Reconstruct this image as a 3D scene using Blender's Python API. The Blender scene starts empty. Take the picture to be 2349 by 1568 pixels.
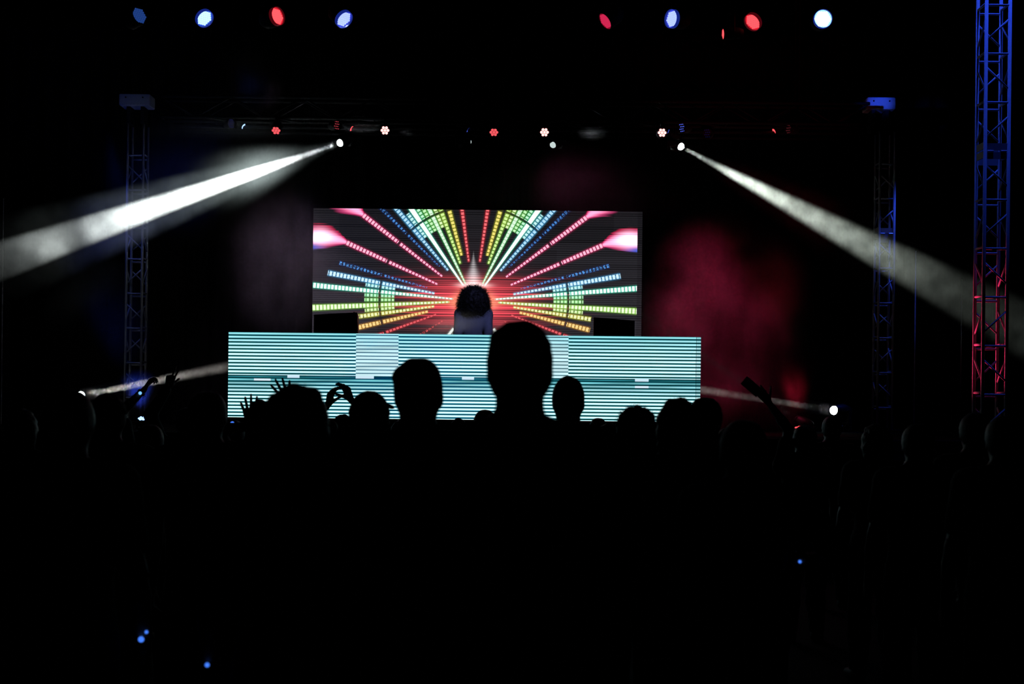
import bpy, math, random
import numpy as np
import openvdb as vdb
from mathutils import Vector, Matrix, noise as mnoise

rng = random.Random(7)
scene = bpy.context.scene
COL = scene.collection

# ------------------------------------------------------------------ camera, world, exposure
F = 50.0 / 36.0 * 2349.0          # focal length in pixels of the 2349 wide frame
CX, HY = 1174.5, 930.0            # principal column and horizon row
EYE = 1.68
ROLL = 0.0108
cam_d = bpy.data.cameras.new('camera')
cam_d.lens = 50.0
cam_d.sensor_width = 36.0
cam_d.shift_y = (HY - 784.0) / 2349.0
cam_d.clip_end = 200
cam_d.dof.use_dof = True
cam_d.dof.focus_distance = 17.5
cam_d.dof.aperture_fstop = 4.0
cam = bpy.data.objects.new('camera', cam_d)
COL.objects.link(cam)
cam.matrix_world = Matrix.Translation((0, 0, EYE)) @ Matrix.Rotation(ROLL, 4, 'Y').inverted() @ Matrix.Rotation(math.pi / 2, 4, 'X')
scene.camera = cam

world = bpy.data.worlds.new('world')
scene.world = world
world.use_nodes = True
world.node_tree.nodes['Background'].inputs[0].default_value = (0, 0, 0, 1)
world.node_tree.nodes['Background'].inputs[1].default_value = 0.0

vs = scene.view_settings
vs.view_transform = 'Standard'
vs.look = 'None'
vs.exposure = 0.0
vs.gamma = 1.0
vs.use_curve_mapping = False
cy = scene.cycles
cy.max_bounces = 4
cy.diffuse_bounces = 1
cy.glossy_bounces = 2
cy.transmission_bounces = 2
cy.volume_bounces = 0
cy.use_denoising = True
cy.adaptive_threshold = 0.015
cy.sample_clamp_indirect = 4.0


def unroll(px, py):
    dx, dy = px - CX, py - HY
    c, s = math.cos(ROLL), math.sin(ROLL)
    return dx * c + dy * s, dx * s - dy * c          # right, up in pixels


def at(px, py, Y):
    u, v = unroll(px, py)
    return Vector((u * Y / F, Y, EYE + v * Y / F))


def lin(r, g, b):
    out = []
    for c in (r, g, b):
        c = c / 255.0
        out.append(c / 12.92 if c <= 0.04045 else ((c + 0.055) / 1.055) ** 2.4)
    return np.array(out)


# ------------------------------------------------------------------ materials
def mat(name, color, rough=0.5, metal=0.0, spec=0.5, bump=0.0, bscale=40.0, vary=0.0):
    m = bpy.data.materials.new(name)
    m.use_nodes = True
    nt = m.node_tree
    b = nt.nodes['Principled BSDF']
    b.inputs['Base Color'].default_value = (*color, 1)
    b.inputs['Roughness'].default_value = rough
    b.inputs['Metallic'].default_value = metal
    b.inputs['Specular IOR Level'].default_value = spec
    tc = nt.nodes.new('ShaderNodeTexCoord')
    nz = nt.nodes.new('ShaderNodeTexNoise')
    nz.inputs['Scale'].default_value = bscale
    nz.inputs['Detail'].default_value = 3
    nt.links.new(tc.outputs['Object'], nz.inputs['Vector'])
    if bump:
        bp = nt.nodes.new('ShaderNodeBump')
        bp.inputs['Strength'].default_value = bump
        bp.inputs['Distance'].default_value = 0.004
        nt.links.new(nz.outputs['Fac'], bp.inputs['Height'])
        nt.links.new(bp.outputs['Normal'], b.inputs['Normal'])
    if vary:
        mx = nt.nodes.new('ShaderNodeMix')
        mx.data_type = 'RGBA'
        mx.inputs[6].default_value = (*[c * (1 - vary) for c in color], 1)
        mx.inputs[7].default_value = (*[min(1, c * (1 + vary)) for c in color], 1)
        nt.links.new(nz.outputs['Fac'], mx.inputs[0])
        nt.links.new(mx.outputs[2], b.inputs['Base Color'])
    return m


def glow(name, color, strength, sampling='AUTO'):
    m = bpy.data.materials.new(name)
    m.use_nodes = True
    b = m.node_tree.nodes['Principled BSDF']
    b.inputs['Base Color'].default_value = (0.02, 0.02, 0.02, 1)
    b.inputs['Roughness'].default_value = 0.2
    b.inputs['Emission Color'].default_value = (*color, 1)
    b.inputs['Emission Strength'].default_value = strength
    m.cycles.emission_sampling = sampling
    return m


M = {}
M['alu'] = mat('brushed_aluminium', (0.30, 0.305, 0.32), 0.7, 0.0, 0.06, 0.0, 60, 0.15)
M['black_metal'] = mat('black_powder_coat', (0.006, 0.006, 0.0065), 0.7, 0.0, 0.08, 0.1, 120)
M['black_plastic'] = mat('black_plastic', (0.01, 0.01, 0.011), 0.45, 0.0, 0.3, 0.05, 90)
M['cabinet'] = mat('speaker_cabinet', (0.008, 0.008, 0.009), 0.6, 0, 0.3, 0.3, 200)
M['drape'] = mat('black_drape', (0.002, 0.002, 0.002), 0.95, 0, 0.05, 0.2, 60)
M['floor'] = mat('dark_concrete', (0.006, 0.006, 0.0065), 0.9, 0, 0.05, 0.3, 6, 0.4)
M['wall'] = mat('black_painted_wall', (0.006, 0.006, 0.006), 0.9, 0, 0.1, 0.2, 10, 0.3)
M['deck'] = mat('black_stage_deck', (0.003, 0.003, 0.003), 0.95, 0, 0.02, 0.3, 30, 0.3)
M['skin'] = mat('skin', (0.16, 0.095, 0.07), 0.55, 0, 0.4, 0.1, 150, 0.1)
M['skin_dark'] = mat('dark_skin', (0.06, 0.035, 0.025), 0.5, 0, 0.4, 0.1, 150, 0.1)
M['hair'] = mat('dark_hair', (0.012, 0.009, 0.008), 0.55, 0, 0.35, 0.6, 180, 0.3)
M['shirt_a'] = mat('black_cotton', (0.012, 0.012, 0.014), 0.9, 0, 0.15, 0.3, 150, 0.2)
M['shirt_b'] = mat('navy_cotton', (0.012, 0.016, 0.03), 0.9, 0, 0.15, 0.3, 150, 0.2)
M['shirt_c'] = mat('grey_cotton', (0.03, 0.03, 0.032), 0.9, 0, 0.15, 0.3, 150, 0.2)
M['denim'] = mat('dark_denim', (0.01, 0.013, 0.022), 0.9, 0, 0.1, 0.4, 200, 0.3)
M['shoe'] = mat('black_rubber', (0.01, 0.01, 0.01), 0.6, 0, 0.3, 0.1, 90)
M['dj_shirt'] = mat('dj_blue_grey_shirt', (0.16, 0.165, 0.20), 0.85, 0, 0.2, 0.3, 150, 0.2)
M['lens_off'] = mat('unlit_lens_glass', (0.03, 0.03, 0.035), 0.08, 0, 0.6)
M['steel'] = mat('zinc_steel', (0.5, 0.5, 0.52), 0.3, 0.9)
M['pale'] = mat('lit_pole_tone', (0.7, 0.7, 0.72), 0.5)  # light on the pole edges put into the colour
M['eye'] = mat('dark_eye', (0.03, 0.025, 0.02), 0.15, 0, 0.5)
M['phone'] = mat('phone_glass', (0.005, 0.005, 0.006), 0.1, 0, 0.5)
G = {
    'white': glow('white_lamp_lens', (0.93, 1.0, 0.98), 6.0),
    'lens_glint': glow('idle_lens_glint', (0.75, 0.9, 0.88), 0.75),  # reflected glints on the idle lenses, put in as glow
    'red': glow('red_led', (1.0, 0.055, 0.065), 2.2),
    'red_hot': glow('hot_red_led', (1.0, 0.42, 0.40), 2.2),
    'red_mid': glow('mid_red_led', (1.0, 0.11, 0.13), 0.95),
    'red_dim': glow('dim_red_led', (1.0, 0.10, 0.14), 0.42),
    'red_faint': glow('faint_red_led', (1.0, 0.10, 0.16), 0.08),
    'magenta': glow('magenta_led', (1.0, 0.03, 0.13), 0.62),
    'blue': glow('blue_led', (0.22, 0.28, 1.0), 2.3),
    'blue_pale': glow('pale_blue_led', (0.30, 0.50, 1.0), 2.4),
    'blue_dim': glow('dim_blue_led', (0.04, 0.14, 0.65), 0.32),
    'blue_mid': glow('mid_blue_led', (0.10, 0.16, 1.0), 0.9),
    'blue_faint': glow('faint_blue_led', (0.03, 0.04, 0.6), 0.14),
    'blue_ghost': glow('ghost_blue_led', (0.03, 0.04, 0.5), 0.07),
    'blue_white': glow('blue_white_led', (0.62, 0.92, 1.0), 5.0),
    'glint_blue': glow('blue_glint', (0.06, 0.22, 1.0), 1.1),  # reflected blue glints on people, put in as glow
    'glint_cyan': glow('cyan_glint', (0.15, 0.55, 0.85), 0.8),  # reflected cyan glint, put in as glow
    'rim_red': glow('red_lit_bezel', (0.5, 0.01, 0.03), 0.12),  # red LED light on the bezel wall, put in as glow
    'rim_blue': glow('blue_lit_bezel', (0.03, 0.08, 0.9), 0.22),  # blue LED light on the bezel wall, put in as glow
}


# ------------------------------------------------------------------ mesh helpers
class MB:
    def __init__(self):
        self.v, self.f = [], []

    def add(self, vs, fs):
        o = len(self.v)
        self.v += [tuple(p) for p in vs]
        self.f += [tuple(i + o for i in f) for f in fs]
        return self

    def box(self, c, s, R=None):
        c = Vector(c)
        R = R or Matrix.Identity(3)
        p = [c + R @ Vector((x * s[0] / 2, y * s[1] / 2, z * s[2] / 2)) for x in (-1, 1) for y in (-1, 1) for z in (-1, 1)]
        return self.add(p, [(0, 1, 3, 2), (4, 6, 7, 5), (0, 4, 5, 1), (2, 3, 7, 6), (0, 2, 6, 4), (1, 5, 7, 3)])

    def bevel_box(self, c, s, b, R=None):
        c = Vector(c)
        R = R or Matrix.Identity(3)
        x, y, z = s[0] / 2, s[1] / 2, s[2] / 2
        rings = []
        for zz, ins in ((-z, b), (-z + b, 0), (z - b, 0), (z, b)):
            X, Y = x - ins, y - ins
            rings.append([(X - b, Y, zz), (X, Y - b, zz), (X, -Y + b, zz), (X - b, -Y, zz), (-X + b, -Y, zz), (-X, -Y + b, zz), (-X, Y - b, zz), (-X + b, Y, zz)])
        vs = [c + R @ Vector(p) for r in rings for p in r]
        fs = [tuple(range(8)), tuple(range(31, 23, -1))]
        for k in range(3):
            for i in range(8):
                j = (i + 1) % 8
                fs.append((k * 8 + j, k * 8 + i, k * 8 + 8 + i, k * 8 + 8 + j))
        return self.add(vs, fs)

    def rings(self, pts, radii, seg=12, caps=True, axis=None):
        """circles of the given radii around points along one straight axis"""
        pts = [Vector(p) for p in pts]
        d = (axis or (pts[-1] - pts[0])).normalized()
        a = d.orthogonal().normalized()
        b = d.cross(a)
        vs, fs = [], []
        for p, r in zip(pts, radii):
            for i in range(seg):
                t = 2 * math.pi * i / seg
                vs.append(p + (a * math.cos(t) + b * math.sin(t)) * r)
        n = len(pts)
        for k in range(n - 1):
            for i in range(seg):
                j = (i + 1) % seg
                fs.append((k * seg + i, k * seg + j, (k + 1) * seg + j, (k + 1) * seg + i))
        if caps:
            fs.append(tuple(reversed(range(seg))))
            fs.append(tuple((n - 1) * seg + i for i in range(seg)))
        return self.add(vs, fs)

    def cyl(self, a, b, r, r2=None, seg=10):
        return self.rings([a, b], [r, r if r2 is None else r2], seg)

    def build(self, name, material, parent=None, smooth=False):
        me = bpy.data.meshes.new(name)
        me.from_pydata(self.v, [], self.f)
        me.update()
        return link(name, me, material, parent, smooth)


def link(name, me, material, parent=None, smooth=False):
    if material and not me.materials:
        me.materials.append(material)
    if smooth:
        me.polygons.foreach_set('use_smooth', [True] * len(me.polygons))
    o = bpy.data.objects.new(name, me)
    COL.objects.link(o)
    if parent:
        o.parent = parent
    return o


def tag(o, label=None, cat=None, group=None, kind=None):
    if label:
        o['label'] = label
    if cat:
        o['category'] = cat
    if group:
        o['group'] = group
    if kind:
        o['kind'] = kind
    return o


def empty(name, loc, label, cat, group=None, rz=0.0):
    o = bpy.data.objects.new(name, None)
    o.empty_display_size = 0.1
    COL.objects.link(o)
    o.location = loc
    o.rotation_euler = (0, 0, rz)
    return tag(o, label, cat, group)


def spot(name, loc, target, color, power, angle, blend=0.3, radius=0.05, parent=None):
    d = bpy.data.lights.new(name, 'SPOT')
    d.color = color
    d.energy = power
    d.spot_size = math.radians(angle)
    d.spot_blend = blend
    d.shadow_soft_size = radius
    o = bpy.data.objects.new(name, d)
    COL.objects.link(o)
    v = Vector(target) - Vector(loc)
    o.rotation_euler = v.to_track_quat('-Z', 'Y').to_euler()
    if parent:
        o.parent = parent
        o.location = Vector(loc) - parent.location
    else:
        o.location = loc
    return o


# ------------------------------------------------------------------ setting
STAGE_Z, STAGE_Y0, STAGE_Y1 = 1.35, 15.4, 22.6


def struct(name, c, s, m):
    o = MB().box(c, s).build(name, m)
    return tag(o, kind='structure')


struct('floor', (0, 11.0, -0.05), (22, 28, 0.1), M['floor'])
struct('wall_back', (0, 25.05, 4.4), (22, 0.1, 9.0), M['wall'])
struct('wall_left', (-11.05, 11.0, 4.4), (0.1, 28, 9.0), M['wall'])
struct('wall_right', (11.05, 11.0, 4.4), (0.1, 28, 9.0), M['wall'])
struct('ceiling', (0, 11.0, 8.95), (22, 28, 0.1), M['wall'])

st = empty('stage', (0, STAGE_Y0, 0), 'black raised stage platform hidden behind the crowd', 'stage')
for i in range(14):
    for j in range(6):
        MB().bevel_box((-7.0 + 1.0 * i + 0.5, 0.6 + 1.2 * j, STAGE_Z - 0.06), (0.99, 1.19, 0.12), 0.008).build('deck_panel', M['deck'], st)
for i in range(14):
    MB().box((-7.0 + 1.0 * i + 0.5, 0.03, (STAGE_Z - 0.13) / 2), (0.985, 0.04, STAGE_Z - 0.13)).build('front_panel', M['deck'], st)

# black drape behind the stage
nx, nz = 480, 10
mb = MB()
vsx = []
for k in range(nz + 1):
    for i in range(nx + 1):
        x = -9.5 + 19 * i / nx
        z = 1.36 + 6.2 * k / nz
        vsx.append((x, 0.07 * math.sin(x * 19 + 0.6 * math.sin(x * 3.1)) + 0.02 * math.sin(x * 51 + z), z))
fsx = [(k * (nx + 1) + i, k * (nx + 1) + i + 1, (k + 1) * (nx + 1) + i + 1, (k + 1) * (nx + 1) + i) for k in range(nz) for i in range(nx)]
drape = MB().add(vsx, fsx).build('backdrop_curtain', M['drape'], None, True)
drape.location = (0, 22.45, 0)
tag(drape, 'black pleated drape hanging across the back of the stage', 'curtain')


# ------------------------------------------------------------------ trusses
def tube_parts(parent, name, segs, r, m=None, seg=8):
    for a, b in segs:
        MB().cyl(a, b, r, seg=seg).build(name, m or M['alu'], parent, True)


def tower(label, x0, x1, Y, z0, z1, cell, rung_z, plates, depth, group, flip=0):
    """square lattice mast: front chords at x0 and x1 on depth Y"""
    w = x1 - x0
    t = empty('truss_tower', (x0, Y, 0), label, 'truss', group)
    r = 0.016 if w > 0.2 else 0.015
    cor = [(0, 0), (w, 0), (w, depth), (0, depth)]
    for c in cor:
        MB().cyl((c[0], c[1], z0), (c[0], c[1], z1), r * 1.15, seg=10).build('chord', M['alu'], t, True)
    MB().box((w / 2, depth / 2, z0 - 0.02), (w + 0.3, depth + 0.3, 0.04)).build('base_plate', M['black_metal'], t)
    faces = [(0, 1), (3, 2), (0, 3), (1, 2)]
    hmesh, n = {}, 0
    z = rung_z
    while z - cell > z0:
        z -= cell
        n += 1
    k = n + flip
    while z < z1 - 0.02:
        pl = any(abs(z - p) < 0.06 for p in plates)
        for fi, (a, b) in enumerate(faces):
            A = Vector((*cor[a], z + (0 if fi in (0, 1) else 0.02)))
            B = Vector((*cor[b], A.z))
            if fi == 1:
                A.z -= 0.02
                B.z -= 0.02
            if pl:
                R = Matrix.Identity(3) if fi < 2 else Matrix.Rotation(math.pi / 2, 3, 'Z')
                L = (B - A).length
                for dz in (0.045, -0.045):
                    MB().box((A + B) / 2 + Vector((0, 0, dz)), (L, 0.012, 0.07), R).build('joint_plate', M['alu'], t)
                if fi == 0:
                    for q in (0.22, 0.78):
                        p = A.lerp(B, q)
                        MB().cyl(p + Vector((-0.03, -0.01, 0)), p + Vector((0.03, -0.01, 0)), 0.008).build('bolt', M['steel'], t)
            else:
                MB().cyl(A, B, r * 0.8, seg=8).build('rung', M['alu'], t, True)
            # one 45 degree brace in the middle of every cell, alternating
            if z + cell < z1:
                zc = z + cell / 2
                h = (w if fi < 2 else depth) / 2 * 0.95
                s = 1 if (k + (1 if fi in (1, 2) else 0)) % 2 else -1
                A2 = Vector((*cor[a], zc - s * h))
                B2 = Vector((*cor[b], zc + s * h))
                MB().cyl(A2, B2, r * 0.66, seg=8).build('brace', M['alu'], t, True)
        z += cell
        k += 1
    return t


TG = 'lattice truss towers beside the stage'
Yi, Yo = 20.6, 14.5
pR0, pR1 = at(2016, 618, Yi), at(2050, 618, Yi)
zr = lambda py, Y, px: at(px, py, Y).z
cell_i = (zr(376, Yi, 2030) - zr(855, Yi, 2030)) / 6
tower('inner right lattice tower lit blue, behind the white beam', pR0.x, pR1.x, Yi, STAGE_Z + 0.04, 5.70, cell_i, zr(855, Yi, 2030),
      [zr(537, Yi, 2030)], 0.26, TG, 1)
pL0, pL1 = at(290, 618, Yi), at(326, 618, Yi)
cell_l = (zr(594, Yi, 306) - zr(832, Yi, 306)) / 3
tower('inner left lattice tower behind the thick white beam', pL0.x, pL1.x, Yi, STAGE_Z + 0.04, 5.70, cell_l, zr(832, Yi, 300), [], 0.26, TG, 1)
pO0, pO1 = at(2257, 600, Yo), at(2311, 600, Yo)
cell_o = (zr(235, Yo, 2285) - zr(905, Yo, 2285)) / 6
tower('large outer right lattice tower lit blue with red edges', pO0.x, pO1.x, Yo, 0.04, 6.3, cell_o, zr(905, Yo, 2285),
      [zr(347, Yo, 2285)], 0.27, TG, 0)


def beam_truss(label, xa, xb, Y, z0, group):
    """horizontal box truss, bottom chords at z0"""
    t = empty('roof_truss', ((xa + xb) / 2, Y, z0), label, 'truss', group)
    L = xb - xa
    s = 0.29
    for y in (-s / 2, s / 2):
        for z in (0, s):
            MB().cyl((-L / 2, y, z), (L / 2, y, z), 0.024).build('chord', M['black_metal'], t, True)
    n = int(L / 0.5)
    for i in range(n):
        x, x2 = -L / 2 + L * i / n, -L / 2 + L * (i + 1) / n
        a, b = ((x, 0), (x2, s)) if i % 2 else ((x, s), (x2, 0))
        for y in (-s / 2, s / 2):
            MB().cyl((a[0], y, a[1]), (b[0], y, b[1]), 0.011, seg=6).build('brace', M['black_metal'], t, True)
        MB().cyl((x, -s / 2, 0), (x2 if i % 2 else x, s / 2, 0), 0.011, seg=6).build('brace', M['black_metal'], t, True)
    for q in (-0.4, 0.4):
        for y in (-s / 2, s / 2):
            MB().cyl((q * L, y, s + 0.02), (q * L, y, 8.9 - z0), 0.007, seg=6).build('drop_wire', M['black_metal'], t)
    return t


FT_Y, FT_Z = 14.5, 6.0
RT_Y, RT_Z = 20.2, 5.70
beam_truss('dark front roof truss above the upper row of lights', -4.6, 4.4, FT_Y, FT_Z, 'dark horizontal roof trusses')
RP1, RP2 = 20.85, 21.4
beam_truss('dark rear roof truss above the lower row of lights', -5.0, 5.0, RT_Y, RT_Z, 'dark horizontal roof trusses')
for Yp, zp, lab in ((RP1, 5.72, 'dark lighting pipe just behind the rear roof truss'), (RP2, 5.74, 'dark lighting pipe carrying the moving lamps behind the rear roof truss')):
    e = empty('lighting_pipe', (0, Yp, zp), lab, 'pipe', 'dark lighting pipes behind the rear truss')
    MB().cyl((-5.0, 0, 0), (5.0, 0, 0), 0.025).build('pipe', M['black_metal'], e, True)
    for q in (-4.6, -1.6, 1.6, 4.6):
        MB().cyl((q, 0, 0.02), (q, 0, 8.9 - zp), 0.006, seg=6).build('drop_wire', M['black_metal'], e)
# corner blocks on top of the inner towers
for px0, px1, py, lab in ((1990, 2055, 236, 'blue lit sleeve block on top of the inner right tower'),
                          (322, 392, 228, 'dark sleeve block on top of the inner left tower')):
    a, b = at(px0, py, Yi - 0.1), at(px1, py, Yi - 0.1)
    e = empty('sleeve_block', ((a.x + b.x) / 2 if px0 > 1000 else (pL0.x + pL1.x) / 2, Yi - 0.1, a.z - 0.27), lab, 'truss block', 'sleeve blocks on the inner towers')
    w = b.x - a.x
    MB().bevel_box((0, 0.16, 0.27), (w, 0.32, 0.17), 0.01).build('block', M['alu'], e)
    for sx in (-1, 1):
        MB().cyl((sx * w * 0.28, -0.005, 0.30), (sx * w * 0.28, 0.01, 0.30), 0.012).build('bolt', M['black_metal'], e)
    for sx in (-1, 1):
        MB().box((sx * 0.1, 0.18, (0.19 + 5.703 - e.location.z) / 2), (0.05, 0.22, 0.19 - 5.703 + e.location.z)).build('bracket', M['black_metal'], e)

# thin upright poles
for px, y0, y1, Y, lab, m in ((8, 455, 985, 21.0, 'thin upright pole, lit edge painted pale, at the left picture edge', 'pale'), (2101, 575, 985, 20.9, 'thin upright pole, lit edge painted pale, right of the inner right tower', 'pale'),
                              (2207, 640, 985, 20.6, 'thin dark upright pole left of the outer right tower', 'steel')):
    a, b = at(px, y0, Y), at(px, y1, Y)
    base = STAGE_Z if Y > STAGE_Y0 and abs(a.x) < 6.8 else 0.0
    e = empty('light_stand', (a.x, Y, base), lab, 'pole', 'thin upright poles beside the stage')
    MB().cyl((0, 0, 0.02), (0, 0, a.z - base), 0.009 if px != 2207 else 0.012, seg=8).build('pole', M[m], e, True)
    MB().cyl((0, 0, 0), (0, 0, 0.025), 0.16, seg=16).build('base_plate', M['black_metal'], e)


# ------------------------------------------------------------------ LED walls
def led_material():
    m = bpy.data.materials.new('led_pixels')
    m.use_nodes = True
    nt = m.node_tree
    b = nt.nodes['Principled BSDF']
    at_ = nt.nodes.new('ShaderNodeAttribute')
    at_.attribute_name = 'pixel'
    b.inputs['Base Color'].default_value = (0.012, 0.012, 0.013, 1)
    b.inputs['Roughness'].default_value = 0.6
    b.inputs['Specular IOR Level'].default_value = 0.2
    nt.links.new(at_.outputs['Color'], b.inputs['Emission Color'])
    b.inputs['Emission Strength'].default_value = 1.0
    return m


M['led'] = led_material()


def led_tile(parent, x0, z1, w, h, cols, thick, y=0.0):
    """one LED cabinet: a grid of pixel faces (coloured) on a dark box; x0,z1 = upper left corner in the wall's frame"""
    ny, nx_ = cols.shape[:2]
    xs = np.linspace(x0, x0 + w, nx_ + 1)
    zs = np.linspace(z1, z1 - h, ny + 1)
    X, Z = np.meshgrid(xs, zs)
    V = np.stack([X, np.full_like(X, y), Z], -1).reshape(-1, 3)
    i = np.arange(ny)[:, None] * (nx_ + 1) + np.arange(nx_)[None]
    Fq = np.stack([i, i + nx_ + 1, i + nx_ + 2, i + 1], -1).reshape(-1, 4)
    nb = len(V)
    bx = np.array([(x0 + a * w, y + 0.002 + b * thick, z1 - c * h) for a in (0, 1) for b in (0, 1) for c in (0, 1)])
    bf = np.array([(0, 1, 3, 2), (4, 6, 7, 5), (0, 4, 5, 1), (2, 3, 7, 6), (0, 2, 6, 4), (1, 5, 7, 3)]) + nb
    V = np.concatenate([V, bx])
    Fa = np.concatenate([Fq, bf])
    me = bpy.data.meshes.new('led_panel')
    me.vertices.add(len(V))
    me.vertices.foreach_set('co', V.ravel())
    me.loops.add(Fa.size)
    me.loops.foreach_set('vertex_index', Fa.ravel())
    me.polygons.add(len(Fa))
    me.polygons.foreach_set('loop_start', np.arange(len(Fa)) * 4)
    me.materials.append(M['led'])
    me.materials.append(M['black_plastic'])
    me.polygons.foreach_set('material_index', np.concatenate([np.zeros(len(Fq), int), np.ones(6, int)]))
    me.update(calc_edges=True)
    a = me.attributes.new('pixel', 'FLOAT_COLOR', 'FACE')
    C = np.zeros((len(Fa), 4))
    C[:len(Fq), :3] = cols.reshape(-1, 3)
    C[:, 3] = 1
    a.data.foreach_set('color', C.ravel())
    return link('led_panel', me, None, parent)


# --- the big screen behind the performer
SY = 20.0
s_tl, s_tr = at(719, 477.5, SY), at(1474, 484.5, SY)
SW = s_tr.x - s_tl.x
SH = 330 * SY / F
s_z1 = (s_tl.z + s_tr.z) / 2
PX = SY / F                                           # metres per photo pixel at the screen
C_u, C_v = unroll(1087, 690)
cx_s, cz_s = C_u * PX - s_tl.x, s_z1 - (EYE + C_v * PX)  # centre of the star, from the upper left corner
NXs, NYs = 610, 270
tiles_x, tiles_y = 10, 5
gx = (np.arange(NXs) + 0.5) * SW / NXs
gz = (np.arange(NYs) + 0.5) * SH / NYs
U, V_ = np.meshgrid(gx, gz)
U0, V0 = U / PX, V_ / PX                              # in picture-sized units from the corner
dx = (U - cx_s) / PX
dy = -(V_ - cz_s) / PX
R_ = np.hypot(dx, dy)
img = np.zeros((NYs, NXs, 3))
prn = np.random.RandomState(3)
# idle grey of the panel with darker scan lines
bgc = lin(44, 43, 48)
bg = np.ones_like(U0) * 1.0
bg *= np.where((V0 % 5.1) < 1.7, 0.42, 1.0)
bg *= np.clip(0.62 + 0.5 * (V0 / 290) ** 1.3, 0, 1.35)
bg *= np.where((U0 < 150) & (V0 > 170), 1.2, 1.0) * np.where((U0 > 560) & (V0 > 90), 1.2, 1.0)
bg *= np.where((V0 < 75) & (U0 > 60) & (U0 < 690) & (np.abs(dx) > 130), 0.8, 1.0)
img += bg[..., None] * bgc
xedge_l, xedge_r = 0.0, 744.0


def sm(x, a, b):
    t = np.clip((x - a) / (b - a), 0, 1)
    return t * t * (3 - 2 * t)


# red heart of the star, streaked
row = prn.rand(NYs, 1)
row = np.repeat(row[::3], 3, 0)[:NYs]
streak = 0.55 + 0.75 * row
reach = 84 + 76 * row
core = np.exp(-(np.abs(dx) / reach) ** 2.6) * np.exp(-(np.abs(dy + 2) / 50.0) ** 3.0)
red = core * streak * np.where((V0 % 5.1) < 1.6, 0.45, 1.0)
img += red[..., None] * lin(228, 62, 74) * 1.45
hot = np.exp(-(np.abs(dx) / 58) ** 3.0) * np.exp(-(np.abs(dy + 2) / (9 + np.clip(60 - np.abs(dx), 0, 60) * 0.35)) ** 2) * (0.6 + 0.5 * row)
img += hot[..., None] * np.array([0.9, 0.42, 0.16])
img += (np.exp(-(R_ / 46) ** 4) * 0.22)[..., None] * np.array([1.0, 0.30, 0.2])
tint = np.exp(-(np.abs(dx) / 150) ** 2) * np.exp(-(np.abs(dy) / 95) ** 2) * 0.035
img += tint[..., None] * np.array([0.6, 0.18, 0.25])
# white spire above the performer
sy_ = dy - 36
spw = np.clip((78 - sy_) / 78, 0, 1) ** 1.5 * 19 + 0.8
sp = np.exp(-(dx + 2) ** 2 / (spw ** 2) * 1.2) * sm(sy_, 82, 70) * sm(sy_, -14, 0)
sp *= np.where((V0 % 5.1) < 1.6, 0.45, 1.0) * np.clip(1.1 - sy_ / 85, 0.1, 1)
img += sp[..., None] * np.array([0.75, 0.72, 0.74])
band = np.exp(-((dy - 36) / 5) ** 2) * np.exp(-(np.abs(dx) / 36) ** 3)
img += band[..., None] * np.array([0.9, 0.72, 0.72])


def ray(side, ang, r0, r1, wk, col, corec, cont=0.0, digits=False, gain=1.0, w0=1.2):
    """one radial bar of the equaliser; side -1 left, +1 right; angle up from the horizontal"""
    a = math.radians(ang)
    ax, ay = side * math.cos(a), math.sin(a)
    al = dx * ax + dy * ay
    pe = -dx * ay + dy * ax
    half = (w0 + wk * al) / 2
    e = sm(np.abs(pe), half + 0.7, half - 0.5) * sm(al, r0 - 1, r0 + 1) * (1 - sm(al, r1 - 1, r1 + 1))
    pitch = 8.25
    ph = (al / pitch) % 1.0
    gp = np.where(np.abs(ph - 0.5) < (0.5 - (0.10 if not digits else 0.2)), 1.0, cont)
    halo = np.exp(-(np.maximum(np.abs(pe) - half, 0) / 2.6) ** 2) * sm(al, r0 - 3, r0 + 3) * (1 - sm(al, r1 - 3, r1 + 3)) * (0.16 if not digits else 0.05)  # bloom around the bar painted into the picture
    # the dark ring that cuts every bar
    ring = np.where(np.abs(al - 217) < 2.4, 0.0, 1.0)
    inner = sm(np.abs(pe), half * 1.12, half * 0.62) * (sm(np.minimum(ph, 1 - ph), 0.08, 0.26) if cont < 0.5 else 1.0)
    cid = np.floor(al / pitch).astype(int)
    if digits:
        hsh = (np.sin(cid * 12.9898 + np.floor(pe) * 78.233 + np.floor(ph * 3) * 37.7) * 43758.5453) % 1
        gp = gp * np.where(hsh > 0.42, 1.0, 0.12)
    c = np.asarray(col)[None, None] * (1 - inner[..., None]) + np.asarray(corec)[None, None] * inner[..., None]
    k = (e * gp * ring * gain)[..., None]
    return c, k, (np.asarray(col)[None, None] * (halo * gain * (0.35 + 0.65 * ring))[..., None])


def put(*a, **k):
    global img
    for side in (-1, 1):
        c, w, h = ray(side, *a, **k)
        img = np.maximum(img, h + img * 0.8) * (1 - np.clip(w, 0, 1)) + c * w


W_ = np.array([1.0, 1.05, 1.0])
cb, cc, cg, cg2, cyg, cye, cor_, cre, cpi, cdb = (lin(90, 190, 250), lin(60, 225, 190), lin(60, 215, 105), lin(110, 225, 90), lin(165, 235, 85),
                                                  lin(225, 225, 70), lin(250, 180, 70), lin(225, 50, 65), lin(245, 60, 130), lin(40, 100, 205))
petal = [(10.3, cb, lin(215, 245, 255) * 1.1), (8.0, lin(90, 215, 235), lin(210, 255, 250)), (5.0, cc, W_ * 1.3), (2.6, cg, lin(205, 255, 220)),
         (0.1, cg2, lin(210, 255, 200)), (-3.0, cyg, lin(235, 255, 215) * 1.1), (-5.5, cyg, lin(235, 255, 200)), (-8.3, cye, lin(250, 255, 190))]
off = 0.0
for i, (an, c, w) in enumerate(petal):                 # the short rows round the ring, both petals
    put(an, 183, 251, 0.0250, c, w, w0=1.0)
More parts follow.
